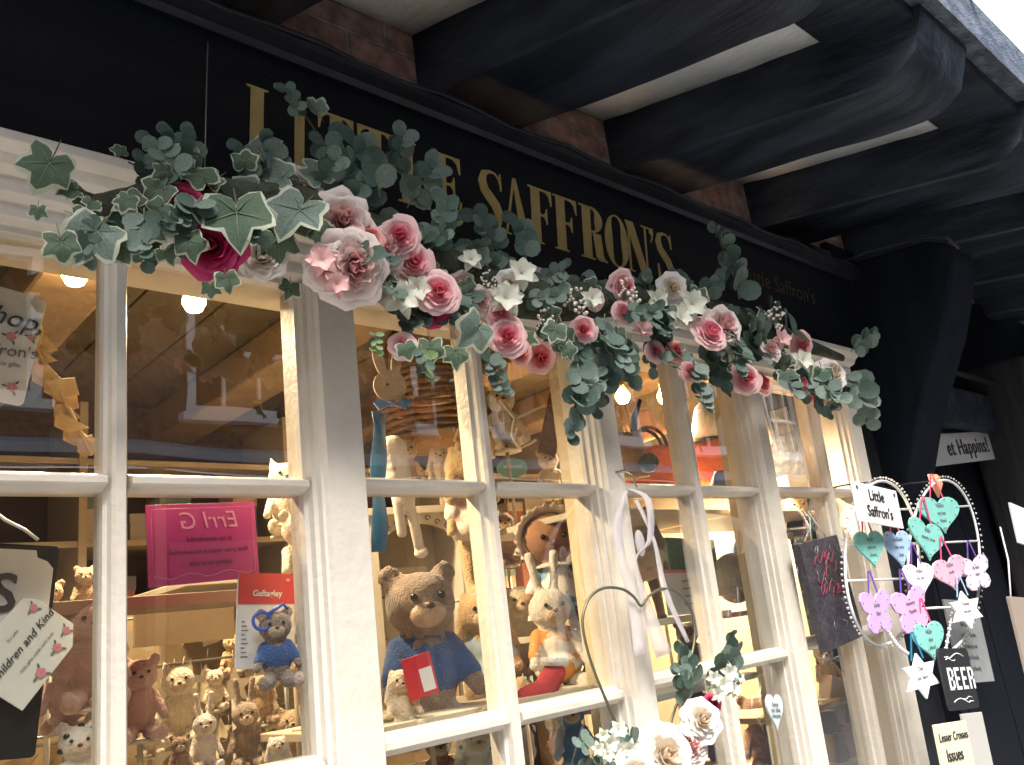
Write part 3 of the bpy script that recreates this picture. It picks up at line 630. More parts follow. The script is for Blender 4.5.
# blue ribbon streamer
def ribbon(name, pts, w_, m, label, cat='ribbon', th=.0008, wob=.0, parent=None):
    pts = [Vector(p) for p in pts]; vs = []
    for i, p in enumerate(pts):
        ww = w_[i] if isinstance(w_, (list, tuple)) else w_
        a_ = .5*math.sin(i*1.3)*wob; d = Vector((math.cos(a_), math.sin(a_), 0))*ww/2; vs += [p-d, p+d]
    o = MB().add(vs, [(2*i,2*i+1,2*i+3,2*i+2) for i in range(len(pts)-1)], 0, True).build(name, m, parent, solid=th)
    if label: tag(o, label, cat)
    return o
ribbon('blue_ribbon', [at(379,412+14*i,1.385)+Vector((.002*math.sin(i),0,0)) for i in range(11)], .034, bluem, 'long bright blue ribbon hanging straight down beside the thick post', wob=.6)
# pale dotted bunny legs hanging next to the ribbon
dots = mat('dotted_cloth', (.66,.58,.48), .9, (.30,.2,.14), 60, .2, 60, contrast=(.62,.66))
c = at(402, 500, 1.5); q = mpp(c); o = MB().caps((-.012,0,.11),(.004,0,0),.032,.026,n=6).caps((-.012,0,.0),(-.008,0,-.07),.012,.011,n=7).caps((.018,0,.0),(.026,-.01,-.10),.012,.012,n=9).ball((.026,-.016,-.115),(.013,.02,.012)).build('hanging_doll', dots, remesh=.003)
o.location = c; tag(o, 'pale spotted cloth body with dangling legs hanging beside the blue ribbon', 'soft toy')
# teal oval plaque, leaning plank, twig ornament
c = at(512, 468, 1.80); o = MB().prism(ell(0,0,.048,.030,0,28), -.005, .005).build('oval_plaque', mat('sage_paint', (.16,.34,.28), .6), bevel=.001); o.location = c; o.rotation_euler = (0,0,-.3); tag(o, 'oval sage green plaque with pale writing above the bar in the fourth column', 'plaque')
text('welcome', o, (0,-.0065,.004), .016, signw)
c = at(552, 425, 1.75); o = MB().box((-.026,-.01,-.10),(.026,.01,.10)).build('wooden_plank', mat('dark_plank', (.09,.055,.035), .6, (.13,.08,.05), 10, .4, 30), bevel=.002); o.location = c; o.rotation_euler = (0,.35,-.3); tag(o, 'dark brown board leaning at the back of the fourth column under the garland', 'board')
o = tag(MB().tube([at(500,400,1.5),at(515,418,1.52),at(512,435,1.5),at(520,448,1.52),at(535,440,1.55)], .005, 7).tube([at(515,418,1.52),at(530,412,1.55),at(545,405,1.5)], .004, 6).build('twig_decoration', mat('white_twig', (.62,.56,.45), .7)), 'white twisted twig decoration under the roses in the fourth column', 'ornament')

# ------------------------------------------------------------------ hung signs seen through the left panes
def card(name, P4, y, th, m, label, cat, X3=None):
    """flat sign whose four corners (top-left, top-right, bottom-right, bottom-left) lie in the plane y"""
    q = [at(px, py, y) for px, py in P4]; o0 = (q[0]+q[1]+q[2]+q[3])/4
    u = (q[1]-q[0]+q[2]-q[3]); mtx = frame(o0, u, q[0]-q[3]); im = mtx.inverted()
    loc = [im @ a_ for a_ in q]; W = ((loc[1]-loc[0]).length+(loc[2]-loc[3]).length)/2; H2 = ((loc[0]-loc[3]).length+(loc[1]-loc[2]).length)/2
    return mtx, W, H2
def rect_sign(name, P4, y, th, m, label, cat='sign', rnd=.0, group=None, poly=None):
    mtx, W, H2 = card(name, P4, y, th, m, label, cat)
    r = rnd; pl = poly(W, H2) if poly else []
    if not poly:
        for (sx, sz, a0) in ((1,1,0),(-1,1,PI/2),(-1,-1,PI),(1,-1,1.5*PI)):
            for i in range(5 if r else 1):
                t = a0+PI/2*i/4; pl.append((sx*(W/2-r)+r*math.cos(t), sz*(H2/2-r)+r*math.sin(t)))
    o = MB().prism(pl, -th/2, th/2).build(name, m, bevel=min(.001, th*.2)); o.matrix_world = mtx; tag(o, label, cat, group); return o, W, H2
rose_r = mat('printed_rose', (.62,.22,.26), .6); leaf_g = mat('printed_leaf', (.10,.16,.09), .6)
def sprig(parent, x, z, s, th=.004):
    mb = MB()
    for i in range(5): mb.prism(ell(x+s*.5*math.cos(i*1.26), z+s*.5*math.sin(i*1.26), s*.42, s*.42, 0, 9), -th/2-.0012-.0001*i, -th/2-.0002)
    mb.build('printed_rose', rose_r, parent); mb = MB()
    for i in range(3): mb.prism(ell(x+s*1.25*math.cos(i*2.1+1), z+s*1.25*math.sin(i*2.1+1), s*.5, s*.2, i*2.1+1, 8), -th/2-.0011-.0001*i, -th/2-.0002)
    mb.build('printed_leaf', leaf_g, parent)
# cream gift-shop tag, top left
sg, W, H2 = rect_sign('hanging_tag', [(-50,272),(38,300),(32,406),(-50,392)], 1.385, .004, signw, 'white floral shop tag with black script hanging in the top left pane', 'sign', .008)
text('shop,', sg, (W*.13,-.004,H2*.24), .042, inkb, rot=.0, shear=.3); text("Saffron's", sg, (W*.14,-.004,-H2*.06), .026, inkg, shear=.1, rot=.14); text('little gifts', sg, (W*.2,-.004,-H2*.17), .010, inkg, rot=.1)
sprig(sg, W*.18, H2*.08, .008); sprig(sg, W*.32, -H2*.36, .008); sprig(sg, W*.42, H2*.12, .006)
# black plaque with white panel, bottom left
sg, W, H2 = rect_sign('black_plaque', [(-120,545),(46,541),(47,762),(-120,762)], 1.39, .012, mat('chalk_black', (.009,.010,.011), .85, spec=.1), 'large black plaque with a white shaped panel and black letters in the lower left pane', 'sign', .006)
pl = []; a_, b_ = W/2-.006, H2/2-.008; r = .025
for (sx, sz) in ((1,1),(-1,1),(-1,-1),(1,-1)):
    pts = [(sx*(a_-r*math.cos(t)), sz*(b_-r*math.sin(t))) for t in [PI/2*i/6 for i in range(7)]]
    if sx*sz < 0: pts = pts[::-1]
    pl += pts[::-1] if False else pts
pl = [(a_,b_-r),(a_-r*.35,b_-r*.6),(a_-r*.9,b_-r*.4),(a_-r,b_),(-a_+r,b_),(-a_,b_-r),(-a_,-b_+r),(-a_+r,-b_),(a_-.045,-b_*.15),(a_,b_*.25)]
MB().prism(pl, -.0085, -.0058).build('white_panel', signw, sg)
text('OURS', sg, (-.047,-.0095,H2*.25), .074, inkb, bold=.0012)
o = tag(MB().tube([at(-20,500,1.38),at(5,520,1.38),at(25,530,1.38),at(38,540,1.38)], .0025, 7).build('sign_cord', wire), 'pale cord holding the black plaque in the lower left pane', 'cord')
sg2, W, H2 = rect_sign('floral_card', [(-30,660),(36,590),(52,618),(-14,706)], 1.365, .003, mat('ivory_card', (.70,.68,.60), .6), 'ivory card with pink roses and script propped diagonally over the black plaque', 'card', poly=lambda w_, h_: [(-w_*.5,h_*.5),(w_*.42,h_*.5),(w_*.5,h_*.2),(w_*.5,-h_*.9),(w_*.3,-h_*1.25),(-w_*.5,-h_*1.25)])
text('Children and Kind', sg2, (W*.02,-.003,-H2*.25), W*.125, inkb, shear=.3); text('little gifts made with love', sg2, (W*.05,-.003,-H2*.62), W*.05, inkg); text('for you', sg2, (W*.05,-.003,H2*.1), W*.05, inkg)
sprig(sg2, W*.40, H2*.15, .006); sprig(sg2, -W*.36, H2*.12, .006); sprig(sg2, W*.40, -H2*.85, .006); sprig(sg2, -W*.1, -H2*1.02, .008); sprig(sg2, W*.2,-H2*.95,.007)
# magenta card with mirrored writing
mag = mat('magenta_card', (.48,.025,.22), .5); magl = mat('magenta_line', (.80,.30,.50), .5); magd = mat('dark_magenta_ink', (.16,.01,.09), .6)
sg, W, H2 = rect_sign('magenta_card', [(147,505),(256,502),(257,577),(147,588)], 1.40, .003, mag, 'magenta card with mirror-reversed writing in the second pane of the middle row', 'card')
text('Errl G', sg, (W*.06,-.003,H2*.27), .040, magl, shear=.2, mirror=True, name='lettering')
for i, t_ in enumerate(('is so wonderful','that you want a wonderful','saying to a talk')): text(t_, sg, (W*.05,-.003,H2*(.04-i*.15)), .0125, magd, mirror=True, shear=.15)
mb = MB(); mb.tube([(-W*.46,-.0022,H2*.44),(W*.46,-.0022,H2*.44),(W*.46,-.0022,-H2*.40)]+[(W*.46-W*.92*i/12,-.0022,-H2*(.40+.03*math.sin(i*1.4))) for i in range(1,13)]+[(-W*.46,-.0022,-H2*.42)], .0006, 5, closed=True); mb.build('border_line', magl, sg)
# brown shelf edge under the card, with rack
xslab(.40, .745, at(200,592,1.5).z, 1.5, 1.62, mat('brown_shelf', (.22,.14,.07), .6, (.17,.10,.05), 6, .2, 20), 'narrow brown shelf just under the magenta card', th=.022)
# folded cloth bunting
fol = mat('gold_paper', (.50,.34,.13), .6, (.36,.22,.08), 25, .3, 60)
p0 = at(30,330,1.42); p1 = at(92,455,1.42); mb = MB()
for i in range(11):
    t = i/11; c = Vector(p0).lerp(p1, t)+Vector((.006*math.sin(i*1.4),.008*math.cos(i*2),0)); s = .022+.004*math.sin(i*1.7)
    a0 = i*1.1
    vs = [c+Vector((-s,0,.006)), c+Vector((s*math.cos(a0)*.9,.01*math.sin(a0),.014)), c+Vector((s,.0,-.012)), c+Vector((-.004,.012,-.018)), c+Vector((-s*1.1,-.006,-.014))]
    mb.add(vs, [(0,1,3),(1,2,3),(0,3,4)])
mb.tube([p0-Vector((.02,0,-.03)), Vector(p0).lerp(p1,.5), p1], .0025, 6)
o = mb.build('folded_garland', fol, solid=.0012); tag(o, 'string of gold folded cloth scraps hanging diagonally in the top left pane', 'bunting')
# carded toy pack (header and small bear)
sg, W, H2 = rect_sign('toy_pack', [(248,577),(306,574),(281,668),(224,666)], 1.40, .004, mat('pack_white', (.66,.66,.68), .5), 'white carded toy pack with a red header tilted beside the thick post', 'toy pack', .003)
mb = MB().prism([(-W*.49,H2*.5),(W*.49,H2*.5),(W*.49,H2*.17),(-W*.49,H2*.17)], -.0035,-.0021); mb.build('red_header', mat('red_print', (.50,.025,.03), .5), sg)
text('Gaftagley', sg, (W*.0,-.0045,H2*.28), .0145, signw, bold=.0003); text('a tiny bear', sg, (W*.1,-.003,H2*.08), .006, inkg); text('88', sg, (W*.36,-.0045,H2*.43), .007, signw)
mb = MB()
for i in range(9): mb.box((-W*.42,-.0028,-H2*(.02+.045*i)),(-W*.42+.006+.003*(i%3),-.0021,-H2*(.02+.045*i)+.0016))
mb.build('printed_lines', inkg, sg)
plush(276, 650, 1.36, 84, 'small blue-jumpered teddy mounted in front of the carded toy pack', 'grey', 'bear', ('jumper', navyf, False), kind='teddy bear')
o = tag(MB().tube([at(262+9*math.cos(t),621+9*math.sin(t),1.345) for t in [2*PI*i/16 for i in range(16)]], .0028, 7, closed=True).tube([at(268,614,1.345),at(283,604,1.343),at(288,609,1.343)], .0028, 7).build('plastic_ring', mat('blue_plastic', (.05,.12,.5), .3)), 'blue plastic ring toy clipped on the carded pack', 'ring')
plush(300, 555, 1.62, 92, 'fluffy beige teddy behind the bar to the right of the magenta card', 'cream_', 'bear', muzzle=False, turn=.3)
plush(286, 500, 1.75, 84, 'furry pale teddy whose ear tips rise above the glazing bar right of the magenta card', 'cream_', 'cat', muzzle=False)
plush(312, 650, 1.55, 84, 'brown plush leaning behind the small blue-jumpered teddy', 'tan', 'bear')
# pinkish plush group bottom left
xslab(-.2, .735, -.34, 1.42, 1.75, shelfm, 'low display board carrying the pink-brown plush toys at lower left')
plush(92, 655, 1.52, 118, 'pink-brown plush with folded ears sitting left of the first glazing bar', 'pink', 'flop', kind='soft toy', name='soft_toy', muzzle=False)
plush(66, 690, 1.62, 92, 'pink-brown plush behind the spotted white face at lower left', 'pink', 'bear', kind='soft toy', name='soft_toy', muzzle=False)
plush(140, 700, 1.60, 88, 'rosy plush just right of the first glazing bar, bottom row', 'pink', 'bear', kind='soft toy', name='soft_toy', muzzle=False)
plush(178, 705, 1.80, 84, 'cream fluffy dog among the wooden hearts in the second column', 'cream_', 'cat', kind='toy dog', name='toy_dog')
plush(78, 770, 1.45, 96, 'white faced plush with black eye patches in the bottom left corner', 'white', 'bear', kind='soft toy', name='soft_toy', spots=True)
plush(246, 735, 1.75, 70, 'grey-brown rabbit low in the second column of panes', 'grey', 'up', kind='toy rabbit', name='toy_rabbit')
plush(205, 742, 1.65, 60, 'white rabbit low in the second column of panes', 'white', 'up', kind='toy rabbit', name='toy_rabbit')
plush(292, 742, 1.85, 70, 'tan teddy low behind the thick post', 'tan', 'bear')
# ------------------------------------------------------------------ display racks at the back with wooden ornaments
tw = mat('thin_wood', (.50,.37,.19), .7, (.40,.28,.14), 12, .1, 40, stretch=(1,1,4)); tw2 = mat('pale_wood_cut', (.60,.50,.32), .7); tw3 = mat('grey_wood_cut', (.34,.28,.2), .7)
def heart_poly(s, n_=22):
    out = []
    for i in range(n_):
        t = 2*PI*i/n_; out.append((s*.030*16*math.sin(t)**3, s*.030*(13*math.cos(t)-5*math.cos(2*t)-2*math.cos(3*t)-math.cos(4*t))))
    return out
def star_poly(s, n_=6, k=.55): return [(s*(1 if i % 2 == 0 else k)*.5*math.sin(PI*i/n_), s*(1 if i % 2 == 0 else k)*.5*math.cos(PI*i/n_)) for i in range(2*n_)]
shapes = [('wooden_heart', heart_poly(.06), 'heart'), ('wooden_star', star_poly(.07,5,.45), 'star'), ('wooden_tag', [(-.018,-.03),(.018,-.03),(.018,.02),(0,.034),(-.018,.02)], 'tag'), ('wooden_house', [(-.025,-.025),(.025,-.025),(.025,.012),(0,.034),(-.025,.012)], 'ornament')]
protos = []
for (nme, poly, cat_) in shapes:
    for m_ in (tw, tw2, tw3):
        mb = MB().prism(poly, -.002, .002); t_ = max(z for x, z in poly); mb.tube([(0,0,t_-.006),(0,-.003,t_+.012),(0,0,t_+.03)], .0008, 4); o = mb.build(nme, m_); protos.append((o, nme, cat_)); o.location = (0,0,0)
used = set()
def ornament(loc, i, rz=0, sc_=1, row=0):
    o, nme, cat_ = protos[i % len(protos)]
    if o.name not in used: used.add(o.name); c = o
    else: c = o.copy(); col.objects.link(c)
    c.location = loc; c.rotation_euler = (random.uniform(-.15,.15), random.uniform(-.25,.25), rz+random.uniform(-.5,.2)); c.scale = (sc_,)*3
    tone = ('brown','pale','greyish')[i % 3]; rw = ('top','second','third','fourth','fifth','sixth','lowest')[row]
    tag(c, 'small %s wooden %s hanging in the %s row of cut-outs at the back' % (tone, {'ornament':'house'}.get(cat_, cat_), rw), cat_, 'wooden '+cat_+'s hanging in rows'); return c
rack = empty('display_rack', (.9, 2.1, -.6)); tag(rack, 'pale pegboard rack hung with wooden cut-outs, behind the left columns of panes', 'rack'); RI = Matrix.Translation((-.9,-2.1,.6))
rackm = mat('pegboard', (.30,.21,.11), .7, (.24,.16,.08), 8)
MB().box((-.3,2.12,-.9),(1.75,2.15,.16)).build('board', rackm, rack, RI)
for k in range(7): MB().tube([(-.3,2.06,.13-.11*k),(1.75,2.06,.13-.11*k)], .003, 6).build('rail', wirem, rack, RI)
cnt = 0
for k in range(7):
    x = .10+.02*(k % 2)
    while x < 1.15:
        ornament((x+random.uniform(-.008,.008), 2.035-random.uniform(0,.05), .13-.11*k-.045), random.randrange(12), -.3, random.uniform(.8,1.15), k); x += random.uniform(.055,.075); cnt += 1
# back shelving unit across the shop with gift boxes
bs = empty('shelf_unit', (1.6,3.1,GZ)); tag(bs, 'cream shelving unit along the back of the shop', 'shelves'); BI = Matrix.Translation((-1.6,-3.1,-GZ))
for k in range(8): MB().box((-.6,2.95,-1.2+.27*k),(3.05,3.28,-1.18+.27*k)).build('shelf', cream, bs, BI)
for k in range(6): MB().box((-.6+.73*k,2.94,-1.5),(-.575+.73*k,3.29,.9)).build('upright', cream, bs, BI)
bc = [mat('box_a', (.30,.10,.07), .6), mat('box_b', (.45,.36,.22), .6), mat('box_c', (.14,.22,.20), .6), mat('box_d', (.5,.45,.38), .6), mat('box_e', (.12,.10,.12), .6)]
CN = ('red','tan','dark green','cream','black')
for k in range(3,7):
    x = .9 if k > 4 else -.5
    while x < 2.95:
        ww = random.uniform(.05,.12); hh = random.uniform(.07,.19)
        if int((x+.6)/.73) == int((x+ww+.6)/.73):
            c1, c2 = random.randrange(5), random.randrange(5); o = MB().box((-ww/2,-.05,0),(ww/2,.05,hh)).build('gift_box', bc[c1], bevel=.002); MB().box((-ww/2-.002,-.052,hh*.72),(ww/2+.002,.052,hh+.003)).build('lid', bc[c2], o)
            o.location = (x+ww/2, 3.06, -1.18+.27*k+.0005); o.rotation_euler = (0,0,random.uniform(-.2,.2)); tag(o, '%s %s gift box with %s lid, %s back shelf' % ('tall' if hh > .13 else 'low', CN[c1], CN[c2], ('bottom','lower middle','upper middle','top')[k-3]), 'box', 'gift boxes on the back shelves')
        x += ww+random.uniform(.01,.07)

# nearer layer: cut-outs and small toys heaped in the second column of panes
def rack2(x0, x1, y, zs, zt, label):
    r = empty('ornament_stand', (x0, y, -.60)); tag(r, label, 'stand'); I_ = Matrix.Translation((-x0, -y, .60))
    for x in (x0, x1): MB().tube([(x,y,-.60),(x,y,zt)], .006, 8).build('upright', wirem, r, I_)
    for z in zs: MB().tube([(x0,y,z),(x1,y,z)], .003, 6).build('rail', wirem, r, I_)
    return r
rack2(.36, .98, 1.86, [.02-.115*k for k in range(5)], .06, 'wire stand of wooden cut-outs in the second column, in front of the pegboard')
for k in range(5):
    x = .40
    while x < .96:
        o = ornament((x, 1.852-.03*(random.random() < .5)*0, .02-.115*k-.062), random.randrange(12), -.35, random.uniform(.9,1.25), min(6,k)); x += random.uniform(.058,.085)
        o['label'] = o['label'].replace('hanging in the', 'on the').replace('of cut-outs at the back', 'of the wire stand')
rack2(.10, .36, 1.90, [.16,.05], .20, 'short wire stand of wooden cut-outs behind the black plaque')
for k in range(2):
    for j in range(4):
        o = ornament((.14+.055*j, 1.893, .16-.11*k-.062), random.randrange(12), -.35, 1.0, 0); o['label'] = o['label'].replace('hanging in the top row of cut-outs at the back', 'behind the black plaque, %s rail, number %s from the left' % (('upper','lower')[k], ('one','two','three','four')[j]))
o, W, H2 = rect_sign('plank_sign', [(132,612),(232,602),(234,640),(136,646)], 1.80, .012, mat('pale_plank', (.50,.40,.24), .6, (.42,.32,.18), 8, .2, 30), 'blank pale wooden plank standing under the brown shelf in the second column')
for (px, py, y, h, lab, fu, ea) in [(215,690,1.78,44,'small pale bear in the heap of cut-outs, below the plank','cream_','bear'),(262,700,1.82,54,'little tan rabbit below the carded toy pack','tan','flop'),(150,735,1.7,46,'tiny cream bear at the foot of the second column by the first bar','cream_','bear'),(232,655,1.95,44,'small golden bear behind the corner of the carded pack','golden','bear'),(278,760,1.6,50,'white lamb-like plush at the bottom corner of the second column','white','flop'),(180,758,1.6,46,'brown small bear at the bottom edge under the cream dog','brown','bear'),(50,610,1.75,60,'golden bear glimpsed right of the black plaque','golden','bear'),(85,590,1.9,50,'tan bear high behind the pink-brown plushes','tan','bear')]:
    plush(px, py, y, h, lab, fu, ea, kind='soft toy', name='soft_toy')
for (px, py, y, h, lab, fu, ea) in [(450,585,2.0,54,'tan bear at the back left of the golden upturned teddy','tan','bear'),(505,540,1.95,60,'brown rabbit in the shadow left of the bonneted doll','brown','up'),(585,560,1.9,56,'cream bear at the back right of the bonneted doll','cream_','bear'),(512,665,1.6,56,'small tan rabbit left of the patchwork rabbit at the shelf edge','tan','flop'),(590,650,1.62,60,'pale blue bear right of the patchwork rabbit','blue','bear'),(550,475,1.9,54,'spotted cream bear resting above the glazing bar in the fourth column','cream_','bear'),(585,462,1.8,50,'tan bear above the bar next to the ribbon post','tan','bear'),(440,470,1.95,50,'cream rabbit beside the goggle-eyed toy','cream_','flop')]:
    plush(px, py, y, h, lab, fu, ea, kind='soft toy', name='soft_toy')

# ------------------------------------------------------------------ goods behind the right-hand panes
orange = mat('orange_cloth', (.62,.14,.03), .6, (.50,.10,.02), 8, .3, 40); dk = mat('dark_cloth', (.03,.03,.04), .8, bump=.3); navyc = mat('navy_cloth', (.02,.04,.09), .7, bump=.3)
xslab(1.52, 2.15, .255, 1.40, 1.80, shelfm, 'upper shelf with the orange bags behind the fifth and sixth columns of panes')
xslab(2.16, 2.86, .250, 1.40, 1.72, shelfm, 'upper shelf behind the last columns of panes with white tag above')
xslab(1.52, 2.10, -.02, 1.42, 1.80, shelfm, 'middle shelf carrying the white price card and dark picture frame')
xslab(1.52, 2.14, -.19, 1.40, 1.75, mat('grey_shelf', (.32,.32,.30), .5), 'grey lower shelf behind the hanging white ribbon')
def bag(px, py, y, wpx, hpx, m, label, handle=True, name='cloth_bag'):
    c = at(px, py, y); k = mpp(c); W_ = wpx*k*1.25; H_b = hpx*k
    R = empty(name, (c.x, c.y, c.z-H_b/2), -.5); tag(R, label, 'bag')
    mb = MB(); n_ = 22; vs = []
    for j in range(9):
        t = j/8; ww = W_/2*(1+.12*math.sin(t*PI)-.18*t); dd = W_*.28*(1-.5*t)
        for i in range(n_):
            a_ = 2*PI*i/n_; f = 1+.05*math.sin(5*a_+t*3); vs.append((ww*f*math.copysign(abs(math.cos(a_))**.7, math.cos(a_)), dd*f*math.sin(a_), H_b*t))
    mb.add(vs, [(j*n_+i, j*n_+(i+1)%n_, (j+1)*n_+(i+1)%n_, (j+1)*n_+i) for j in range(8) for i in range(n_)]+[tuple(range(n_-1,-1,-1)), tuple(range(8*n_,9*n_))], 0, True); mb.build('pouch', m, R)
    if handle:
        for s in (-1,1): MB().tube([(W_*.3*math.cos(t), s*W_*.1, H_b*.97+W_*.35*math.sin(t)) for t in [PI*i/12 for i in range(13)]], W_*.03, 6).build('handle', dk, R)
    return R
bag(652, 470, 1.60, 48, 46, orange, 'bright orange cloth bag just above the glazing bar right of the ribbon post')
bag(716, 462, 1.62, 46, 42, orange, 'orange cloth bag under the white cone shade in the sixth column')
bag(632, 455, 1.52, 24, 46, mat('tan_cloth', (.42,.28,.15), .8, bump=.3), 'small tan cloth bag squeezed against the ribbon post', False)
bag(735, 482, 1.45, 40, 24, navyc, 'crumpled navy cloth bag low in the sixth column above the bar', False)
# stripy parcel and round green tin
c = at(645, 425, 1.72); o = MB().prism([(-.06,-.05),(.055,-.055),(.03,.045),(-.02,.055)], -.03, .03).build('striped_cushion', mat('striped_cloth', (.60,.32,.22), .8, (.55,.48,.36), 18, .2, 40, stretch=(6,1,1)), bevel=.012); o.location = c; o.rotation_euler = (0,-.3,-.4); tag(o, 'folded pink and cream striped cloth behind the bright orange bag', 'cushion')
c = at(648, 463, 1.46); o = MB().lathe([(0,-.02),(.024,-.02),(.027,0),(.024,.02),(0,.022)], 20, X=Matrix.Rotation(PI/2,4,'X')).build('round_tin', mat('dark_green_tin', (.03,.07,.05), .35)); o.location = c; o.rotation_euler = (0,0,-.5); tag(o, 'dark green round tin in front of the bright orange bag', 'tin')
o = tag(MB().tube([at(640,400,1.55),at(634,418,1.56),at(634,440,1.57),at(638,462,1.58)], [.006,.010,.011,.008], 8).build('walking_stick', dk), 'black curved stick poking up between the bags in the fifth column', 'walking stick')
# cone shade
c = at(706, 422, 1.62); L = empty('cone_shade', c); tag(L, 'small white cone shaped hanging shade above the orange bag in the sixth column', 'lampshade')
MB().lathe([(.012,.07),(.03,.05),(.055,-.03),(.062,-.065),(.058,-.065),(.026,.048),(.010,.066)], 22).build('shade', mat('white_shade', (.7,.7,.7), .5), L)
MB().lathe([(.064,-.062),(.067,-.068),(.064,-.075),(.060,-.068)], 22).build('rim', dk, L); MB().tube([(0,0,.068),(.006,0,.2),(0,0,CZ-c.z)], .0025, 6).build('cord', dk, L)
# framed picture, price card, felt hat
sg, W, H2 = rect_sign('picture_frame', [(664,538),(712,540),(716,573),(668,572)], 1.62, .02, mat('teal_print', (.04,.12,.12), .4, (.10,.22,.20), 20), 'dark teal framed picture standing behind the white price card', 'picture')
sg, W, H2 = rect_sign('price_card', [(660,570),(704,570),(712,612),(670,616)], 1.48, .004, signw, 'white price card with grey print beside the tails of the white ribbon', 'card', .003)
for i in range(4): text(('a gift for','someone','special','little one')[i], sg, (-W*.02,-.004,H2*(.25-.17*i)), .0105, inkg)
MB().prism([(-W*.49,H2*.5),(W*.49,H2*.5),(W*.49,H2*.43),(-W*.49,H2*.43)], -.0032,-.0021).build('pink_edge', rose_r, sg)
c = at(734, 578, 1.58); o = MB().ball((0,0,0),(.075,.06,.078),24,14).lathe([(.068,-.03),(.082,-.034),(.080,-.046),(.066,-.05)], 26).build('felt_hat', mat('grey_felt', (.36,.35,.33), .95, (.30,.29,.27), 40, .4, 120, sheen=.5)); o.location = c; tag(o, 'grey round felt hat with a faint pink motif in the sixth column', 'hat')
c = at(742, 560, 1.68); o = MB().caps((-.05,0,-.06),(.05,0,.05),.055,.045).build('navy_cushion', navyc, remesh=.006); o.location = c; tag(o, 'dark navy cushion stuffed behind the grey felt hat', 'cushion')
c = at(735, 612, 1.55); o = MB().box((-.08,-.04,-.014),(.08,.04,.0)).build('magazine', mat('beige_print', (.5,.38,.28), .6, (.35,.12,.10), 25), bevel=.002); o.location = c; tag(o, 'beige patterned booklet lying under the grey felt hat', 'booklet')
plush(640, 548, 1.62, 90, 'brown print rabbit half hidden behind the white ribbon', 'brown', 'flop', ('dress', floral, True), kind='toy rabbit', name='toy_rabbit', pose='stand')
plush(690, 650, 1.60, 60, 'grey plush behind the wire heart on the grey lower shelf', 'grey', 'bear', kind='soft toy', name='soft_toy')
plush(640, 470, 1.75, 60, 'pale toy rabbit behind the tan cloth bag', 'cream_', 'up', kind='toy rabbit', name='toy_rabbit')
plush(700, 725, 1.62, 80, 'grey teddy in the bottom row right of the wire heart', 'grey', 'bear')
plush(760, 735, 1.60, 80, 'dark brown teddy in the bottom row left of the wide sixth post', 'brown', 'bear')
# last columns
o, W, H2 = rect_sign('white_tag', [(770,412),(784,408),(796,430),(778,437)], 1.40, .003, signw, 'small white paper tag hanging in the upper pane of the seventh column', 'tag')
c = at(770, 428, 1.60); o = MB().caps((0,0,.04),(.0,0,-.05),.028,.03).build('paper_bell', mat('cream_paper', (.55,.46,.32), .8), remesh=.005); o.location = c; tag(o, 'cream paper bell hanging behind the white paper tag', 'ornament')
o, W, H2 = rect_sign('white_box', [(776,478),(812,478),(816,490),(780,490)], 1.50, .08, mat('white_box', (.62,.58,.5), .5), 'low white box on the upper shelf of the seventh column', 'box')
plush(800, 524, 1.52, 62, 'golden teddy looking out above the black wrapped canvas', 'golden', 'bear', ('scarf', mat('dark_scarf', (.05,.05,.06), .8, bump=.3), False))
sg, W, H2 = rect_sign('heart_ornament', [(766,690),(783,690),(783,729),(766,729)], 1.28, .005, mat('pale_blue_wood', (.52,.60,.60), .6), 'pale blue wooden heart hanging outside the lower pane of the sixth column', 'heart', poly=lambda w_, h_: [(x*w_/.98, z*h_/.95) for x, z in heart_poly(1.0, 30)])
for i in range(3): text(('love','to the','moon')[i], sg, (0,-.004,H2*(.12-.14*i)), .016, inkg)
MB().tube([(0,-.003,H2*.32),(0,-.002,H2*1.4)], .0008, 5).build('string', stringm, sg)
xslab(2.18, 2.54, -.315, 1.38, 1.62, shelfm, 'short white shelf in the seventh column carrying grey gift boxes')
for i, (px, py, wp_, hp, rt, c_) in enumerate([(832,700,16,44,.35,'pinkish cream box leaning above the short white shelf, nearest the wide post'),(846,705,14,50,.25,'taller pinkish box leaning beside the first one above the short white shelf'),(822,722,20,20,0,'small grey carton lying at the left of the short white shelf'),(846,745,12,40,-.2,'grey box standing under the short white shelf, left one'),(862,745,12,44,-.35,'grey box leaning under the short white shelf, right one'),(836,752,10,36,.05,'narrow pale box under the short white shelf nearest the wide post')]):
    c = at(px, py, 1.47); k = mpp(c); o = MB().box((-wp_*k*.6,-.03,-hp*k/2),(wp_*k*.6,.03,hp*k/2)).build('leaning_box', mat('greige_box_%d' % (i%3), ((.50,.40,.34),(.42,.40,.36),(.34,.33,.31))[i%3], .6), bevel=.003); o.location = c; o.rotation_euler = (0,rt,-.4); tag(o, c_, 'box')
plush(826, 668, 1.52, 50, 'golden teddy partly hidden under the black wrapped canvas', 'golden', 'bear')
plush(880, 640, 1.50, 60, 'grey cloth rabbit behind the last glazing bar', 'grey', 'flop', kind='toy rabbit', name='toy_rabbit')
plush(866, 600, 1.55, 56, 'dark brown teddy in the last column of panes', 'brown', 'bear')
plush(890, 720, 1.50, 64, 'pale grey rabbit at the bottom of the last column of panes', 'white', 'up', kind='toy rabbit', name='toy_rabbit')

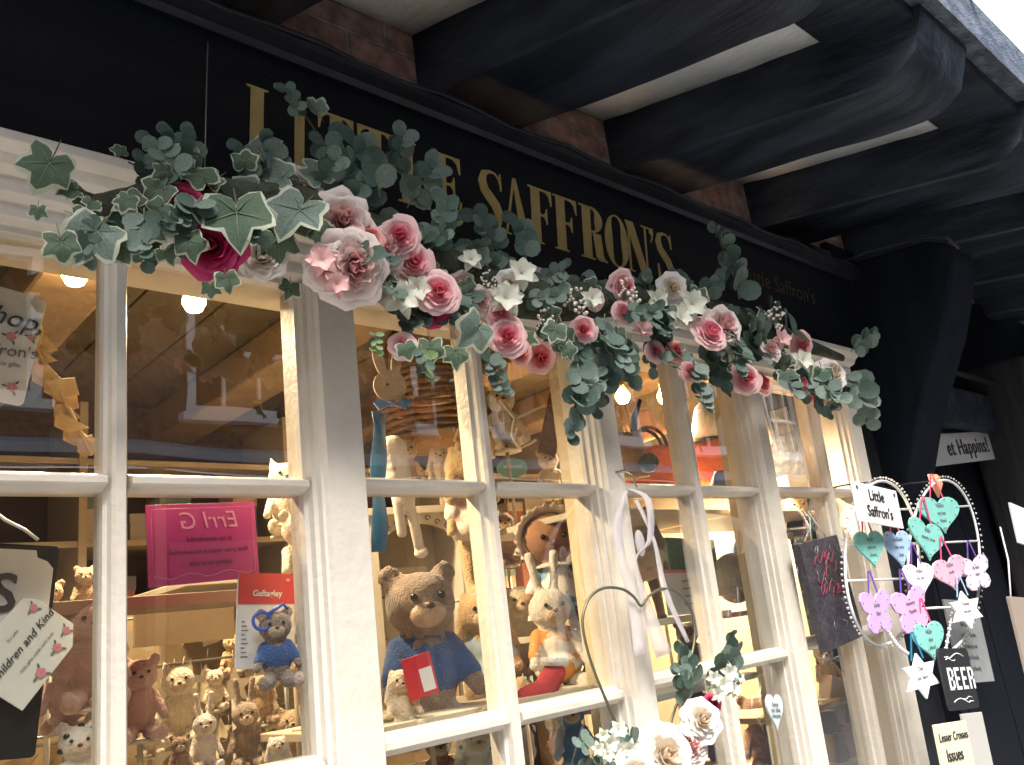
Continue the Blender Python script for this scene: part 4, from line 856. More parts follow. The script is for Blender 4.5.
# slim stands under the toys that sit above the shelves
for (R_, x, y, zb, H, lab) in PLUSH:
    if any(a_ <= x <= b_ and c_-.03 <= y <= d_+.03 and abs(z-zb) < .035 for a_, b_, c_, d_, z in SLABS): continue
    if lab.startswith('small blue-jumpered'): continue
    zf = [z for a_, b_, c_, d_, z in SLABS+[(-.9,2.7,1.36,1.62,-.60),(-.9,2.9,1.3,3.3,GZ+.05)] if a_ <= x <= b_ and c_ <= y <= d_ and z < zb-.01]
    zf = max(zf) if zf else GZ+.05
    if zb-zf < .03: continue
    st = empty('display_stand', (x, y, zf)); tag(st, 'slim stand under the '+' '.join(lab.split()[:12]), 'display stand'); h = zb-zf
    MB().lathe([(0,h),(H*.2,h),(H*.2,h-.006),(.0,h-.007)], 20).build('top', shelfm, st)
    MB().tube([(0,0,.004),(0,0,h-.005)], .005, 8).build('pole', shelfm, st); MB().lathe([(0,.006),(H*.18,.005),(H*.18,0),(0,0)], 20).build('base', shelfm, st)

# ------------------------------------------------------------------ hung outside: ribbon, wire heart
p = at(622, 472, 1.24); o = MB().tube([p+Vector((-.02,.004,0)), p+Vector((.0,-.01,-.002)), p+Vector((.012,-.02,-.012)), p+Vector((.016,-.022,-.04))], .0018, 6).tube([p+Vector((-.02,.004,0)), p+Vector((.02,.0,.006))], .0018, 6).build('metal_hook', wirem); tag(o, 'small metal hook in the post where the white ribbon is tied', 'hook')
org = mat('organza', (.78,.75,.77), .5, trans=.5, bump=.2, bscale=30); org2 = None
n = org.node_tree; out = n.nodes['Material Output']; src = out.inputs[0].links[0].from_socket; tp = n.nodes.new('ShaderNodeBsdfTransparent'); mx = n.nodes.new('ShaderNodeMixShader'); mx.inputs[0].default_value = .42
n.links.new(src, mx.inputs[1]); n.links.new(tp.outputs[0], mx.inputs[2]); n.links.new(mx.outputs[0], out.inputs[0])
R = empty('white_ribbon', at(628,490,1.20)); tag(R, 'sheer white ribbon tied to the hook with long notched tails', 'ribbon'); RIb = Matrix.Translation(-at(628,490,1.20))
def strand(pts, ws, tw):
    vs = []
    P_ = [at(*p) for p in pts]
    # resample
    Q = []; 
    for i in range(len(P_)-1):
        for j in range(4):
            t = j/4; p0 = P_[max(i-1,0)]; p1 = P_[i]; p2 = P_[i+1]; p3 = P_[min(i+2,len(P_)-1)]
            Q.append((.5*((2*p1)+(p2-p0)*t+(2*p0-5*p1+4*p2-p3)*t*t+(3*p1-p0-3*p2+p3)*t**3), ws[i]+(ws[i+1]-ws[i])*t, tw[i]+(tw[i+1]-tw[i])*t))
    Q.append((P_[-1], ws[-1], tw[-1]))
    for q, w_, a_ in Q:
        d = Vector((math.cos(a_), math.sin(a_), .15))*w_/2; vs += [q-d, q+Vector((0,-.004*math.sin(q.z*60),0)), q+d]
    n_ = len(Q); MB().add(vs, [(3*i+k, 3*i+k+1, 3*i+k+4, 3*i+k+3) for i in range(n_-1) for k in (0,1)], 0, True).build('tail', org, R, RIb, solid=.0006)
strand([(627,490,1.22),(618,520,1.20),(622,560,1.19),(634,600,1.19),(640,655,1.19)][:5], [.012,.024,.034,.032,.034], [0,-.2,.2,-.2,-.1])
strand([(628,488,1.22),(648,500,1.19),(650,540,1.18),(636,560,1.185),(648,610,1.19),(664,655,1.19)], [.012,.02,.026,.02,.034,.046], [.1,-.2,.1,.5,-.1,-.2])
strand([(636,500,1.21),(654,540,1.18),(665,590,1.18),(688,642,1.17)], [.014,.016,.016,.014], [0,.2,-.3,.1])
c = at(640, 543, 1.185); MB().ball((0,0,0),(.014,.008,.028),14,10).build('knot', org, R, RIb @ Matrix.Translation(c))
HW = empty('wire_heart', at(645,760,1.16)); tag(HW, 'grey wire heart hanging from the white ribbon with cream roses wired to its foot', 'wreath'); HI = Matrix.Translation(-at(645,760,1.16))
hp = [(655,800),(640,765),(622,735),(606,700),(592,665),(584,635),(583,615),(590,597),(604,588),(622,589),(634,597),(641,606),(648,597),(661,589),(677,592),(690,607),(695,632),(691,658),(682,690),(672,718),(662,760)]
HP = []
for i in range(len(hp)):
    for j in range(3):
        t = j/3; g = lambda k: Vector(hp[k % len(hp)]); p0, p1, p2, p3 = g(i-1), g(i), g(i+1), g(i+2)
        v = .5*((2*p1)+(p2-p0)*t+(2*p0-5*p1+4*p2-p3)*t*t+(3*p1-p0-3*p2+p3)*t**3); HP.append(at(v.x, v.y, 1.18))
MB().tube(HP, .0030, 8, closed=True).build('wire_hoop', mat('antique_wire', (.16,.15,.10), .45, metal=.6), HW, HI)

# black wrapped canvas hanging on the seventh post
cel = mat('shiny_black_wrap', (.035,.032,.04), .3, (.06,.055,.065), 20, .9, 55)
sg, W, H2 = rect_sign('wrapped_canvas', [(795,543),(833,537),(861,634),(824,654)], 1.20, .022, cel, 'dark picture in crinkled clear wrap with a faint red motif hanging over the wide post', 'picture', .002)
mb = MB(); rr = random.Random(5)
for i in range(16):
    x, z = rr.uniform(-.2,.2)*W, rr.uniform(-.05,.36)*H2
    mb.tube([(x+W*.10*math.cos(t*1.3+i), -.013, z+H2*.05*math.sin(t*2+i)) for t in [k*.5 for k in range(6)]], .0013, 5)
mb.build('red_motif', mat('dull_red', (.25,.04,.07), .6), sg); mb = MB()
for i in range(12):
    x, z = rr.uniform(-.25,.25)*W, rr.uniform(-.4,.40)*H2; mb.tube([(x,-.013,z),(x+rr.uniform(-.01,.01),-.0135,z+.012),(x+rr.uniform(-.01,.012),-.013,z+.02)], .0009, 5)
mb.build('grey_motif', mat('dull_grey', (.3,.3,.33), .5), sg)
MB().tube([(-W*.1,-.0,H2*.5),(W*.02,0,H2*.72),(W*.06,0.02,H2*.80)], .0012, 5).tube([(W*.3,-.0,H2*.5),(W*.1,0.01,H2*.78)], .0012, 5).build('string', wire, sg)

# ------------------------------------------------------------------ two white wire hoops with little hanging hearts
HY = 1.13
def hoop(cx, cy, rx, ry, bars, label, y=HY):
    c = at(cx, cy, y); R = empty('wire_hoop_display', c); tag(R, label, 'display hoop'); I_ = Matrix.Translation(-c)
    P_ = [at(cx+rx*math.cos(t), cy-ry*math.sin(t)*(1 if math.sin(t) > 0 else 1), y) for t in [2*PI*i/48 for i in range(48)]]
    MB().tube(P_, .0042, 7, closed=True).build('ring', wire, R, I_)
    mb = MB()
    for i in range(90):
        t = 2*PI*i/90; p = at(cx+(rx+3.4)*math.cos(t), cy-(ry+3.4)*math.sin(t), y); mb.ball(p, .0042 if i % 2 else .003, 6, 4)
    mb.build('beading', mat('bead_white', (.48,.48,.46), .3), R, I_)
    q_ = at(cx, cy-ry, y); MB().tube([q_, q_+Vector((0,.12,.012)), (q_.x,1.53,q_.z+.01)], .003, 6).build('bracket', dk, R, I_)
    for b in bars:
        k = math.sqrt(max(0, 1-((b-cy)/ry)**2)); MB().tube([at(cx-rx*k, b+1, y), at(cx+rx*k, b-2, y)], .0035, 6).build('crossbar', wire, R, I_)
    return R
hoop(882, 563, 37, 82, (511, 545, 580), 'white beaded wire hoop behind the Little Saffron\'s plate, the nearer of two')
hoop(944, 566, 36, 86, (508, 543, 577, 608), 'white beaded wire hoop with the big teal heart at its top, the farther of two', HY-.01)
crys = mat('crystal', (.75,.75,.77), .08)
ch = MB()
for i in range(26):
    t = i/25; p = at(886+22*t, 628+26*t+4*math.sin(t*PI), HY-.02); ch.ball(p, .004 if i % 2 else .0065, 6, 4)
tag(ch.build('crystal_chain', crys), 'string of small clear beads sloping below the nearer hoop', 'beads')
ch = MB()
for i in range(14):
    t = i/13; p = at(945+7*t, 655-42*t, HY-.02); ch.ball(p, .004 if i % 2 else .0065, 6, 4)
tag(ch.build('crystal_chain', crys), 'short string of clear beads by the BEER plaque under the farther hoop', 'beads')
teal = mat('mint_paint', (.23,.56,.49), .5, (.19,.50,.44), 20); bluep = mat('sky_blue_paint', (.36,.52,.72), .5, (.32,.47,.66), 20); lil = mat('lilac_paint', (.52,.36,.66), .5, (.46,.31,.6), 20); pnk = mat('candy_pink_paint', (.76,.40,.50), .5, (.70,.35,.45), 20); lpk = mat('orchid_paint', (.66,.38,.62), .5, (.6,.33,.56), 20)
whp = mat('white_paint_wood', (.80,.79,.77), .5); purr = mat('purple_ribbon', (.16,.07,.36), .5); pinr = mat('pink_ribbon', (.70,.08,.20), .5); blur = mat('teal_ribbon', (.02,.20,.35), .5)
def butterfly(w_, h_): 
    half = [(0,.30),(.10,.42),(.26,.50),(.42,.46),(.48,.30),(.42,.08),(.28,-.02),(.36,-.14),(.38,-.32),(.28,-.46),(.14,-.48),(.04,-.38),(0,-.30)]
    return [(x*w_, z*h_) for x, z in half]+[(-x*w_, z*h_) for x, z in half[::-1][1:-1]]
def hpoly(w_, h_): return [(x*w_/.96, z*h_/.93) for x, z in heart_poly(1.0, 32)]
def spoly(w_, h_): return [(x*w_, z*h_) for x, z in star_poly(1, 6, .58)]
PL = [ # px,py,w,h,tilt, shape, material, words, label, cat, y, ribbon
 (940,512,34,38,0,hpoly,teal,('You are','my best','friend'),'big mint heart with dotted edge at the top of the farther hoop','heart',1.10,pinr),
 (927,537,27,42,.25,hpoly,teal,('Best','nanny ever'),'mint heart tilted under the big mint one on the farther hoop','heart',1.105,pinr),
 (870,546,25,38,0,hpoly,teal,('Sister','you are','loved'),'mint heart hanging left under the Little Saffron\'s plate','heart',1.10,pinr),
 (898,546,23,38,0,hpoly,bluep,('Grandad','the very','best'),'pale blue heart hanging right under the Little Saffron\'s plate','heart',1.10,pinr),
 (919,577,26,33,0,hpoly,whp,('Wishes','for you'),'white heart between the two wire hoops','heart',1.09,purr),
 (950,571,29,34,-.1,hpoly,pnk,('You are','lovely'),'candy pink heart on bright pink ribbon on the farther hoop','heart',1.095,pinr),
 (976,573,26,32,-.05,butterfly,mat('pale_lilac_paint', (.66,.52,.66), .5),('My little','sister'),'pale lilac butterfly on purple ribbon at the right edge of the farther hoop','butterfly',1.09,purr),
 (877,612,27,40,0,butterfly,lil,('Little','Star'),'lilac butterfly at the foot of the nearer hoop','butterfly',1.09,purr),
 (911,610,32,40,-.1,butterfly,lpk,('Mummy','Thanks'),'pinkish orchid butterfly between the hoops on purple ribbon','butterfly',1.085,purr),
 (966,610,29,36,0,spoly,whp,('Friends','forever'),'white six-pointed star at the right under the pink heart','star',1.085,bluep),
 (929,638,27,38,0,hpoly,teal,('Happy','days','ahead'),'mint heart hanging lowest, below the orchid butterfly','heart',1.08,pinr),
 (921,676,33,42,0,spoly,whp,('Dad','our hero'),'lowest white six-pointed star on blue ribbon beside the BEER tag','star',1.075,blur)]
for (px, py, wp_, hp_, tl, poly, m, words, lab, cat_, y, rb) in PL:
    c = at(px, py, y); q0 = at(px-wp_/2, py, y); q1 = at(px+wp_/2, py, y); W = q1.x-q0.x; H2 = hp_*mpp(c)*1.04
    nm = {'heart':'heart_plaque','butterfly':'butterfly_plaque','star':'star_plaque'}[cat_]
    o = MB().prism(poly(W, H2), -.003, .003).build(nm, m, bevel=.001); o.location = c; o.rotation_euler = (0, tl, -.08); tag(o, lab, cat_, 'little painted plaques on the wire hoops')
    for i, t_ in enumerate(words): text(t_, o, (0,-.0042,H2*(.16-.19*i)), min(W*.15, H2*.13), inkg if m is not whp else inkg, shear=.15)
    mb = MB()
    if poly is not spoly:
        pp = poly(W*.84, H2*.84)
        for i in range(0, len(pp), 2): mb.ball((pp[i][0],-.0034,pp[i][1]), W*.013, 6, 4)
        mb.build('painted_dots', mat('dot_ink', (.2,.24,.28), .6), o)
    mb = MB(); tz = H2*.36
    for s in (-1,1): mb.add([(s*W*.16-.004,-.001,tz),(s*W*.16+.004,-.001,tz),(s*.004+.004,-.004,tz+H2*.62),(s*.004-.004,-.004,tz+H2*.62)], [(0,1,2,3)])
    mb.build('ribbon', rb, o, solid=.0008)
# name plate
sg, W, H2 = rect_sign('name_plate', [(855,484),(899,493),(899,527),(854,518)], 1.06, .006, whp, 'white name plate lettered Little Saffron\'s on the nearer wire hoop', 'sign', .002)
serx = dict(bold=.0006); text('Little', sg, (-W*.02,-.0045,H2*.22), H2*.40, inkb); text("Saffron's", sg, (0,-.0045,-H2*.20), H2*.40, inkb)
for s in (-1,1): MB().prism([(x*.7, z*.7) for x, z in star_poly(.018,6,.5)], -.0055, -.0031, X=Matrix.Translation((s*W*.42,0,H2*.36))).build('tiny_star', mat('bronze', (.2,.14,.12), .4, metal=.5), sg)
# orange-pink shell behind the big mint heart, flower knot
c = at(936, 488, 1.13); mb = MB()
for i in range(7): t = -.9+.3*i; mb.tube([(0,0,-.03),(.03*math.sin(t),-.006,.015),(.045*math.sin(t),0,.045)], [.004,.011,.003], 7, mi=i % 2)
o = mb.build('paper_fan', [mat('coral_paper', (.70,.22,.16), .6), mat('yellow_paper', (.70,.52,.18), .6)]); o.location = c; tag(o, 'coral and yellow striped paper fan behind the big mint heart', 'fan')
# BEER tag, slate sign, cream signs
sg, W, H2 = rect_sign('beer_plaque', [(941,651),(971,650),(974,706),(943,709)], 1.05, .006, mat('matt_black_plaque', (.012,.013,.016), .6), 'black rounded plaque lettered BEER with white swirls', 'sign', .016)
for i, ch_ in enumerate('BEER'):       # tall block capitals
    cw, chh, th_ = W*.15, H2*.36, W*.042; X_ = Matrix.Translation((W*(-.33+.22*i)-cw*.0, 0, -chh/2)); bars = [(0,0,th_,chh)]
    if ch_ == 'E': bars += [(th_,0,cw,th_),(th_,chh/2-th_/2,cw*.85,chh/2+th_/2),(th_,chh-th_,cw,chh)]
    else:
        bars += [(th_,chh-th_,cw-th_*.6,chh),(th_,chh/2-th_/2,cw-th_*.6,chh/2+th_/2),(cw-th_*.6,chh/2+th_*.6,cw+th_*.4,chh-th_*.6)]
        bars += [(th_,0,cw-th_*.6,th_),(cw-th_*.6,th_*.6,cw+th_*.4,chh/2-th_*.6)] if ch_ == 'B' else [(cw-th_*.6,0,cw+th_*.4,chh/2-th_/2)]
    mb = MB()
    for (a0_, b0_, a1_, b1_) in bars: mb.box((a0_,-.0042,b0_),(a1_,-.0031,b1_), X=X_)
    mb.build('letter', whp, sg)
mb = MB()
for (z, s) in ((.36,1),(-.37,-1)): mb.tube([(s*W*(.30-.62*t), -.0035, H2*(z+.05*math.sin(t*5)+(.04 if t>.8 else 0))) for t in [i/12 for i in range(13)]], .0013, 5); mb.tube([(-s*W*(.30-.3*t), -.0035, H2*(z-.05*s+.02*math.sin(t*6))) for t in [i/8 for i in range(9)]], .0010, 5)
mb.build('swirl', whp, sg)
slt = mat('slate_grey', (.25,.26,.26), .7, (.20,.21,.21), 12)
sg, W, H2 = rect_sign('slate_sign', [(935,600),(972,606),(997,676),(968,682)], 1.22, .008, slt, 'grey slate sign with fine writing hanging behind the BEER plaque', 'sign')
for i, t_ in enumerate(('Home is where','the heart is','and the kettle','is always on','for friends','and family')): text(t_, sg, (.0,-.0055,H2*(.34-.135*i)), .021, mat('slate_ink', (.10,.10,.11), .6), shear=-.1)
sg, W, H2 = rect_sign('cream_sign', [(939,728),(969,720),(976,800),(944,806)], 1.06, .008, mat('butter_card', (.66,.62,.42), .6), 'pale yellow sign with black capitals at the bottom under the BEER plaque', 'sign')
text('Lesser Crosses', sg, (0,-.0055,H2*.33), W*.15, inkb); text('Issues', sg, (-W*.08,-.0055,H2*.10), W*.22, inkb); text('inside', sg, (0,-.0055,-H2*.12), W*.2, inkb)
sg, W, H2 = rect_sign('grey_sign', [(966,716),(984,712),(996,800),(974,804)], 1.16, .008, mat('pale_grey_card', (.42,.41,.38), .6), 'grey board edge showing behind the pale yellow sign', 'sign')
# ...et Happins! sign on the boarded door
sg, W, H2 = rect_sign('hanging_board', [(898,439),(997,431),(1002,458),(900,468)], 1.42, .008, mat('grey_white_board', (.50,.50,.49), .6), 'long white board ending in the word Happins! hung on the dark wall', 'sign')
text('et Happins!', sg, (W*.13,-.0055,0), H2*.74, inkb, bold=.0004, space=1.1)
MB().tube([(-W*.22,-.003,H2*.5),(W*.05,.02,H2*1.2),(W*.32,-.003,H2*.5)], .003, 6).tube([(W*.05,.02,H2*1.2),(W*.04,.03,H2*1.75)], .004, 6).build('hanger_wire', stringm, sg)
MB().ball((W*.46,-.006,H2*.38),(.006,.003,.006),8,5).build('nail', inkg, sg)
sg, W, H2 = rect_sign('white_board_edge', [(1009,508),(1040,514),(1040,552),(1018,537)], 1.12, .008, signw, 'white sign cut off by the right edge, at the height of the hoops', 'sign'); text('Gifts', sg, (W*.0,-.0055,0), .03, inkb)
sg, W, H2 = rect_sign('tan_plaque', [(1017,606),(1050,606),(1050,686),(1021,686)], 1.12, .012, mat('tan_plaque', (.30,.24,.20), .6), 'brown wooden plaque on a cord at the right edge beside the BEER plaque', 'sign', .004)
MB().tube([(-W*.4,0,H2*.5),(-W*.2,0,H2*.9),(0,.02,H2*1.3)], .003, 6).build('cord', wire, sg)

# ------------------------------------------------------------------ flower garland along the head of the window
rg = random.Random(11)
ivg = mat('ivy_green', (.045,.085,.045), .5, (.085,.135,.075), 45, .35, 120, trans=.12); ivf = mat('ivy_frosted', (.19,.25,.21), .65, (.09,.14,.105), 40, .35, 120, trans=.12)
ivc = mat('ivy_cream_edge', (.50,.50,.40), .6, (.30,.36,.24), 60, trans=.15); ivv = mat('ivy_vein', (.16,.22,.14), .6)
eug = mat('eucalyptus_green', (.095,.145,.115), .6, (.16,.215,.175), 25, .2, 60, trans=.12); eud = mat('eucalyptus_dark', (.045,.085,.065), .55, (.075,.125,.095), 25, .2, 60, trans=.12); eul = mat('leaf_fresh', (.16,.24,.09), .6, (.24,.32,.15), 25, trans=.15)
stm = mat('stem_brown', (.10,.085,.05), .7); stg = mat('stem_green', (.12,.16,.09), .7)
def frm(p, nrm, roll=0, s=1.0):
    z = Vector(nrm).normalized(); x = Vector((0,0,1)).cross(z)
    x = x.normalized() if x.length > 1e-4 else Vector((1,0,0)); y = z.cross(x)
    m = Matrix((x, y, z)).transposed().to_4x4() @ Matrix.Rotation(roll, 4, 'Z') @ Matrix.Scale(s, 4); m.translation = Vector(p); return m
def ivy_mesh(seed, mats):
    r_ = random.Random(seed); half = [(0,1.0),(15,.84),(30,.68),(44,.80),(57,.93),(74,.78),(92,.63),(110,.70),(128,.76),(148,.60),(168,.34)]
    pts = [(a_, r*(1+r_.uniform(-.07,.07))) for a_, r in half]+[(180,.14)]+[(360-a_, r*(1+r_.uniform(-.07,.07))) for a_, r in half[:0:-1]]
    fold = r_.uniform(.05,.6); curl = r_.uniform(-.5,.7)
    def P3(a_, r, lift=0):
        x = r*math.sin(math.radians(a_)); y = r*math.cos(math.radians(a_)); return (x*.5, y*.5+.08, fold*abs(x)*.5 - curl*(x*x+y*y)*.4 + .03*math.sin(y*7+seed)+lift)
    n_ = len(pts); mb = MB(); inner = [P3(a_, r*(.80+.17*r_.random()) if r > .2 else r*.8) for a_, r in pts]; mid = [P3(a_, r*.42) for a_, r in pts]; outer = [P3(a_, r) for a_, r in pts]; c = [P3(0,0)]
    vs = c+mid+inner+outer; fs = []; mi = []
    for i in range(n_):
        j = (i+1) % n_; fs += [(0,1+j,1+i),(1+i,1+j,1+n_+j,1+n_+i)]
    mb.add(vs, fs, 0, True); b = 0
    mb.f += [(1+n_+i,1+n_+(i+1)%n_,1+2*n_+(i+1)%n_,1+2*n_+i) for i in range(n_)]; mb.mi += [1]*n_; mb.sm += [True]*n_
    for a_, r in ((0,.85),(60,.75),(-60,.75),(130,.5),(-130,.5)):
        mb.tube([P3(a_, r*t, .012) for t in (0,.35,.7,1)], [.007,.006,.004,.002], 4, mi=2)
    mb.tube([P3(180,0,.0), (0,-.12,-.03), (.02,-.35,-.10)], [.014,.012,.010], 5, mi=3)
    o = mb.build('ivy_leaf', mats+[ivv, stm]); me = o.data; bpy.data.objects.remove(o); return me
IVY = [ivy_mesh(i, [ivg, ivc]) for i in range(6)]; IVF = [ivy_mesh(20+i, [ivf, ivc]) for i in range(4)]
def leafd(mb, p, d, n_, s, mi, asp=.9, rr=None):
    """round leaf: base p, direction d, normal n_, length s"""
    d = d.normalized(); x = d.cross(n_).normalized(); n2 = x.cross(d).normalized(); vs = [p+d*s*.5-n2*s*.05]; k = 9; f = rr.uniform(-.1,.22)
    for i in range(k):
        t = 2*PI*i/k; a_ = math.sin(t)*s*.5*asp; b_ = -math.cos(t)*s*.5; vs.append(p+d*(s*.5+b_)+x*a_+n2*(f*abs(a_)-.12*(b_*b_)/s))
    mb.add(vs, [(0,1+i,1+(i+1)%k) for i in range(k)], mi, True)
def sprig_mesh(seed, mats, n_=3, L=1.0, leaf=.40, asp=.92):
    r_ = random.Random(seed); mb = MB(); bend = r_.uniform(-.35,.35); P_ = []
    for i in range(n_*2+1):
        t = i/(n_*2); P_.append(Vector((bend*t*t*L, t*L, .12*math.sin(t*3+seed))))
    mb.tube(P_, [.014*(1-.6*i/len(P_)) for i in range(len(P_))], 5, mi=2)
    for i in range(1, n_*2+1):
        p = P_[i]; s = leaf*(1.1-.4*i/(n_*2))*r_.uniform(.8,1.15)
        for sd_ in (-1,1):
            if i == n_*2 and sd_ > 0: continue
            d = Vector((sd_*r_.uniform(.4,1.0), r_.uniform(-.1,.9), r_.uniform(-.2,.7))); leafd(mb, p, d, Vector((r_.uniform(-.4,.4), r_.uniform(-.5,.2), 1)), s, 0 if r_.random() < .65 else 1, asp, r_)
    o = mb.build('eucalyptus_sprig', mats); me = o.data; bpy.data.objects.remove(o); return me
EUC = [sprig_mesh(i, [eug, eud, stg], 3) for i in range(6)]+[sprig_mesh(30+i, [eud, eug, stg], 3) for i in range(3)]; EUF = [sprig_mesh(50+i, [eul, eud, stg], 3, .8, .34, .6) for i in range(2)]
EUL = [sprig_mesh(70+i, [eug, eud, stg], 4, 1.2, .36) for i in range(2)]
def rose_mesh(seed, mats, layers=6, ruffle=.02, openness=1.0):
    r_ = random.Random(seed); mb = MB(); mb.ball((0,0,.12),(.07,.07,.13),10,7,mi=0)
    for k in range(layers):
        n_ = 3 if k < 2 else 5 if k < 5 else 6; f = k/(layers-1); Rk = .085+.36*f; Hk = .36-.20*f*openness; wd = PI/n_*1.45
        for q in range(n_):
            ph = 2*PI*q/n_+k*.9+r_.uniform(-.15,.15); NU, NV = 7, 6; vs = []; hh = Hk*r_.uniform(.9,1.1); sc_ = r_.uniform(.92,1.08)
            for j in range(NV+1):
                v_ = j/NV
                for i in range(NU+1):
                    u_ = -1+2*i/NU; ve = v_*(1-.22*abs(u_)**2.5); an = ph+u_*wd*(.55+.45*math.sin(min(1,ve*1.3)*PI*.5))
                    r = (.03+(Rk-.03)*math.sin(min(ve*1.15,1)*PI/2)**.8 + .10*f*openness*max(0,ve-.55)*2*(.6+f))*sc_*(1+.05*u_)
                    z = hh*(ve**1.15)-.20*f*openness*max(0,ve-.75)*2 - .10*f
                    r += ruffle*math.sin(u_*6+q*2+k)*ve; z += ruffle*math.cos(u_*5+q+k)*ve
                    vs.append((r*math.cos(an), r*math.sin(an), z))
            mb.add(vs, [(j*(NU+1)+i, j*(NU+1)+i+1, (j+1)*(NU+1)+i+1, (j+1)*(NU+1)+i) for j in range(NV) for i in range(NU)], 0 if f < .34 else 1 if f < .7 else 2, True)
    o = mb.build('rose', mats); me = o.data; bpy.data.objects.remove(o); return me
def petalm(n_, c, c2, **k): return mat(n_, c, .65, c2, 20, .1, 80, trans=.22, **k)
ROS = {
 'magenta': [rose_mesh(i, [petalm('petal_wine', (.30,.008,.05), (.2,.005,.03)), petalm('petal_crimson', (.50,.02,.12), (.40,.012,.08)), petalm('petal_magenta', (.58,.04,.17), (.48,.03,.13))]) for i in (1,2)],
 'pink': [rose_mesh(i, [petalm('petal_deep_pink', (.76,.16,.24), (.72,.24,.28)), petalm('petal_pink', (.82,.36,.40), (.80,.46,.48)), petalm('petal_pale_pink', (.80,.50,.50), (.80,.58,.55))]) for i in (3,4,5)],
 'blush': [rose_mesh(i, [petalm('petal_blush', (.74,.42,.40), (.7,.36,.36)), petalm('petal_pale', (.78,.62,.58), (.76,.55,.52)), petalm('petal_cream', (.80,.72,.66), (.8,.66,.62))], 6, .04) for i in (6,7)],
 'coral': [rose_mesh(i, [petalm('petal_red_coral', (.66,.10,.10), (.6,.08,.08)), petalm('petal_coral', (.74,.24,.21), (.7,.20,.19)), petalm('petal_salmon', (.76,.38,.33), (.75,.45,.4))]) for i in (8,)],
 'cream': [rose_mesh(i, [petalm('petal_ivory_deep', (.72,.60,.46), (.7,.55,.42)), petalm('petal_ivory', (.80,.76,.67), (.78,.71,.62)), petalm('petal_white', (.82,.80,.75), (.82,.77,.72))], 6, .03) for i in (9,10)]}
def bloom_mesh(seed, mats, n_=6, name='white_blossom', lay=2):
    r_ = random.Random(seed); mb = MB(); mb.ball((0,0,.05),(.09,.09,.06),10,6,mi=1)
    for k in range(lay):
        for q in range(n_):
            ph = 2*PI*q/n_+k*PI/n_+r_.uniform(-.1,.1); vs = []; NU, NV = 4, 5; L = .5-.12*k
            for j in range(NV+1):
                v_ = j/NV
                for i in range(NU+1):
                    u_ = -1+2*i/NU; wd = .17*math.sin(PI*(v_**.8)*.93+.12)*(1-.0*k); x = L*v_+.03; y = u_*wd; z = .02+.10*k+.22*v_*(1-v_)+(.18 if k else .02)*v_+.05*abs(u_)
                    vs.append((x*math.cos(ph)-y*math.sin(ph), x*math.sin(ph)+y*math.cos(ph), z))
            mb.add(vs, [(j*(NU+1)+i, j*(NU+1)+i+1, (j+1)*(NU+1)+i+1, (j+1)*(NU+1)+i) for j in range(NV) for i in range(NU)], 0, True)
    o = mb.build(name, mats); me = o.data; bpy.data.objects.remove(o); return me
whb = petalm('petal_greenish_white', (.66,.68,.54), (.74,.74,.66)); cen = mat('flower_centre', (.42,.48,.12), .8, bump=.5)
BLM = [bloom_mesh(i, [whb, cen], 5+i % 2) for i in range(3)]; BLP = [bloom_mesh(9, [petalm('petal_pale_pink2', (.78,.52,.50), (.76,.42,.42)), cen], 5)]
def berry_mesh(seed, n_=26):
    r_ = random.Random(seed); mb = MB()
    for i in range(n_):
        a_ = r_.uniform(0,2*PI); rr_ = r_.uniform(.05,.45); p = Vector((rr_*math.cos(a_), rr_*math.sin(a_), r_.uniform(0,.25))); mb.ball(p, r_.uniform(.035,.06), 7, 5, mi=0); mb.tube([(0,-.2,-.1), p*.6, p], .010, 4, mi=1)
    o = mb.build('berry_cluster', [mat('pale_berry', (.56,.46,.42), .5, (.62,.56,.50), 30), stg]); me = o.data; bpy.data.objects.remove(o); return me
BER = [berry_mesh(i) for i in range(2)]
p0 = at(430,270,1.17); G = empty('flower_garland', p0); tag(G, 'long garland of ivy, eucalyptus and pink roses draped along the top of the window', 'garland'); GI = Matrix.Translation(-p0)
def add(me, name, px, py, y, size, nrm=None, roll=0, parent=G, inv=GI, jit=.25):
    p = at(px, py, y); n_ = Vector(nrm) if nrm else Vector((-.35+rg.uniform(-jit,jit), -1, -.05+rg.uniform(-jit,jit)))
    o = bpy.data.objects.new(name, me); col.objects.link(o); o.parent = parent; o.matrix_local = inv @ frm(p, n_, roll, size*mpp(p)); return o
CP = [(48,165,1.15),(85,205,1.15),(125,205,1.15),(175,190,1.14),(230,205,1.13),(290,205,1.13),(340,225,1.13),(390,245,1.14),(440,275,1.14),(500,305,1.14),(560,312,1.14),(620,308,1.14),(680,315,1.14),(740,332,1.14),(790,350,1.15),(842,368,1.15)]
core = [at(c[0], c[1]-(10 if c[0] > 400 else 0), c[2]) for c in CP]
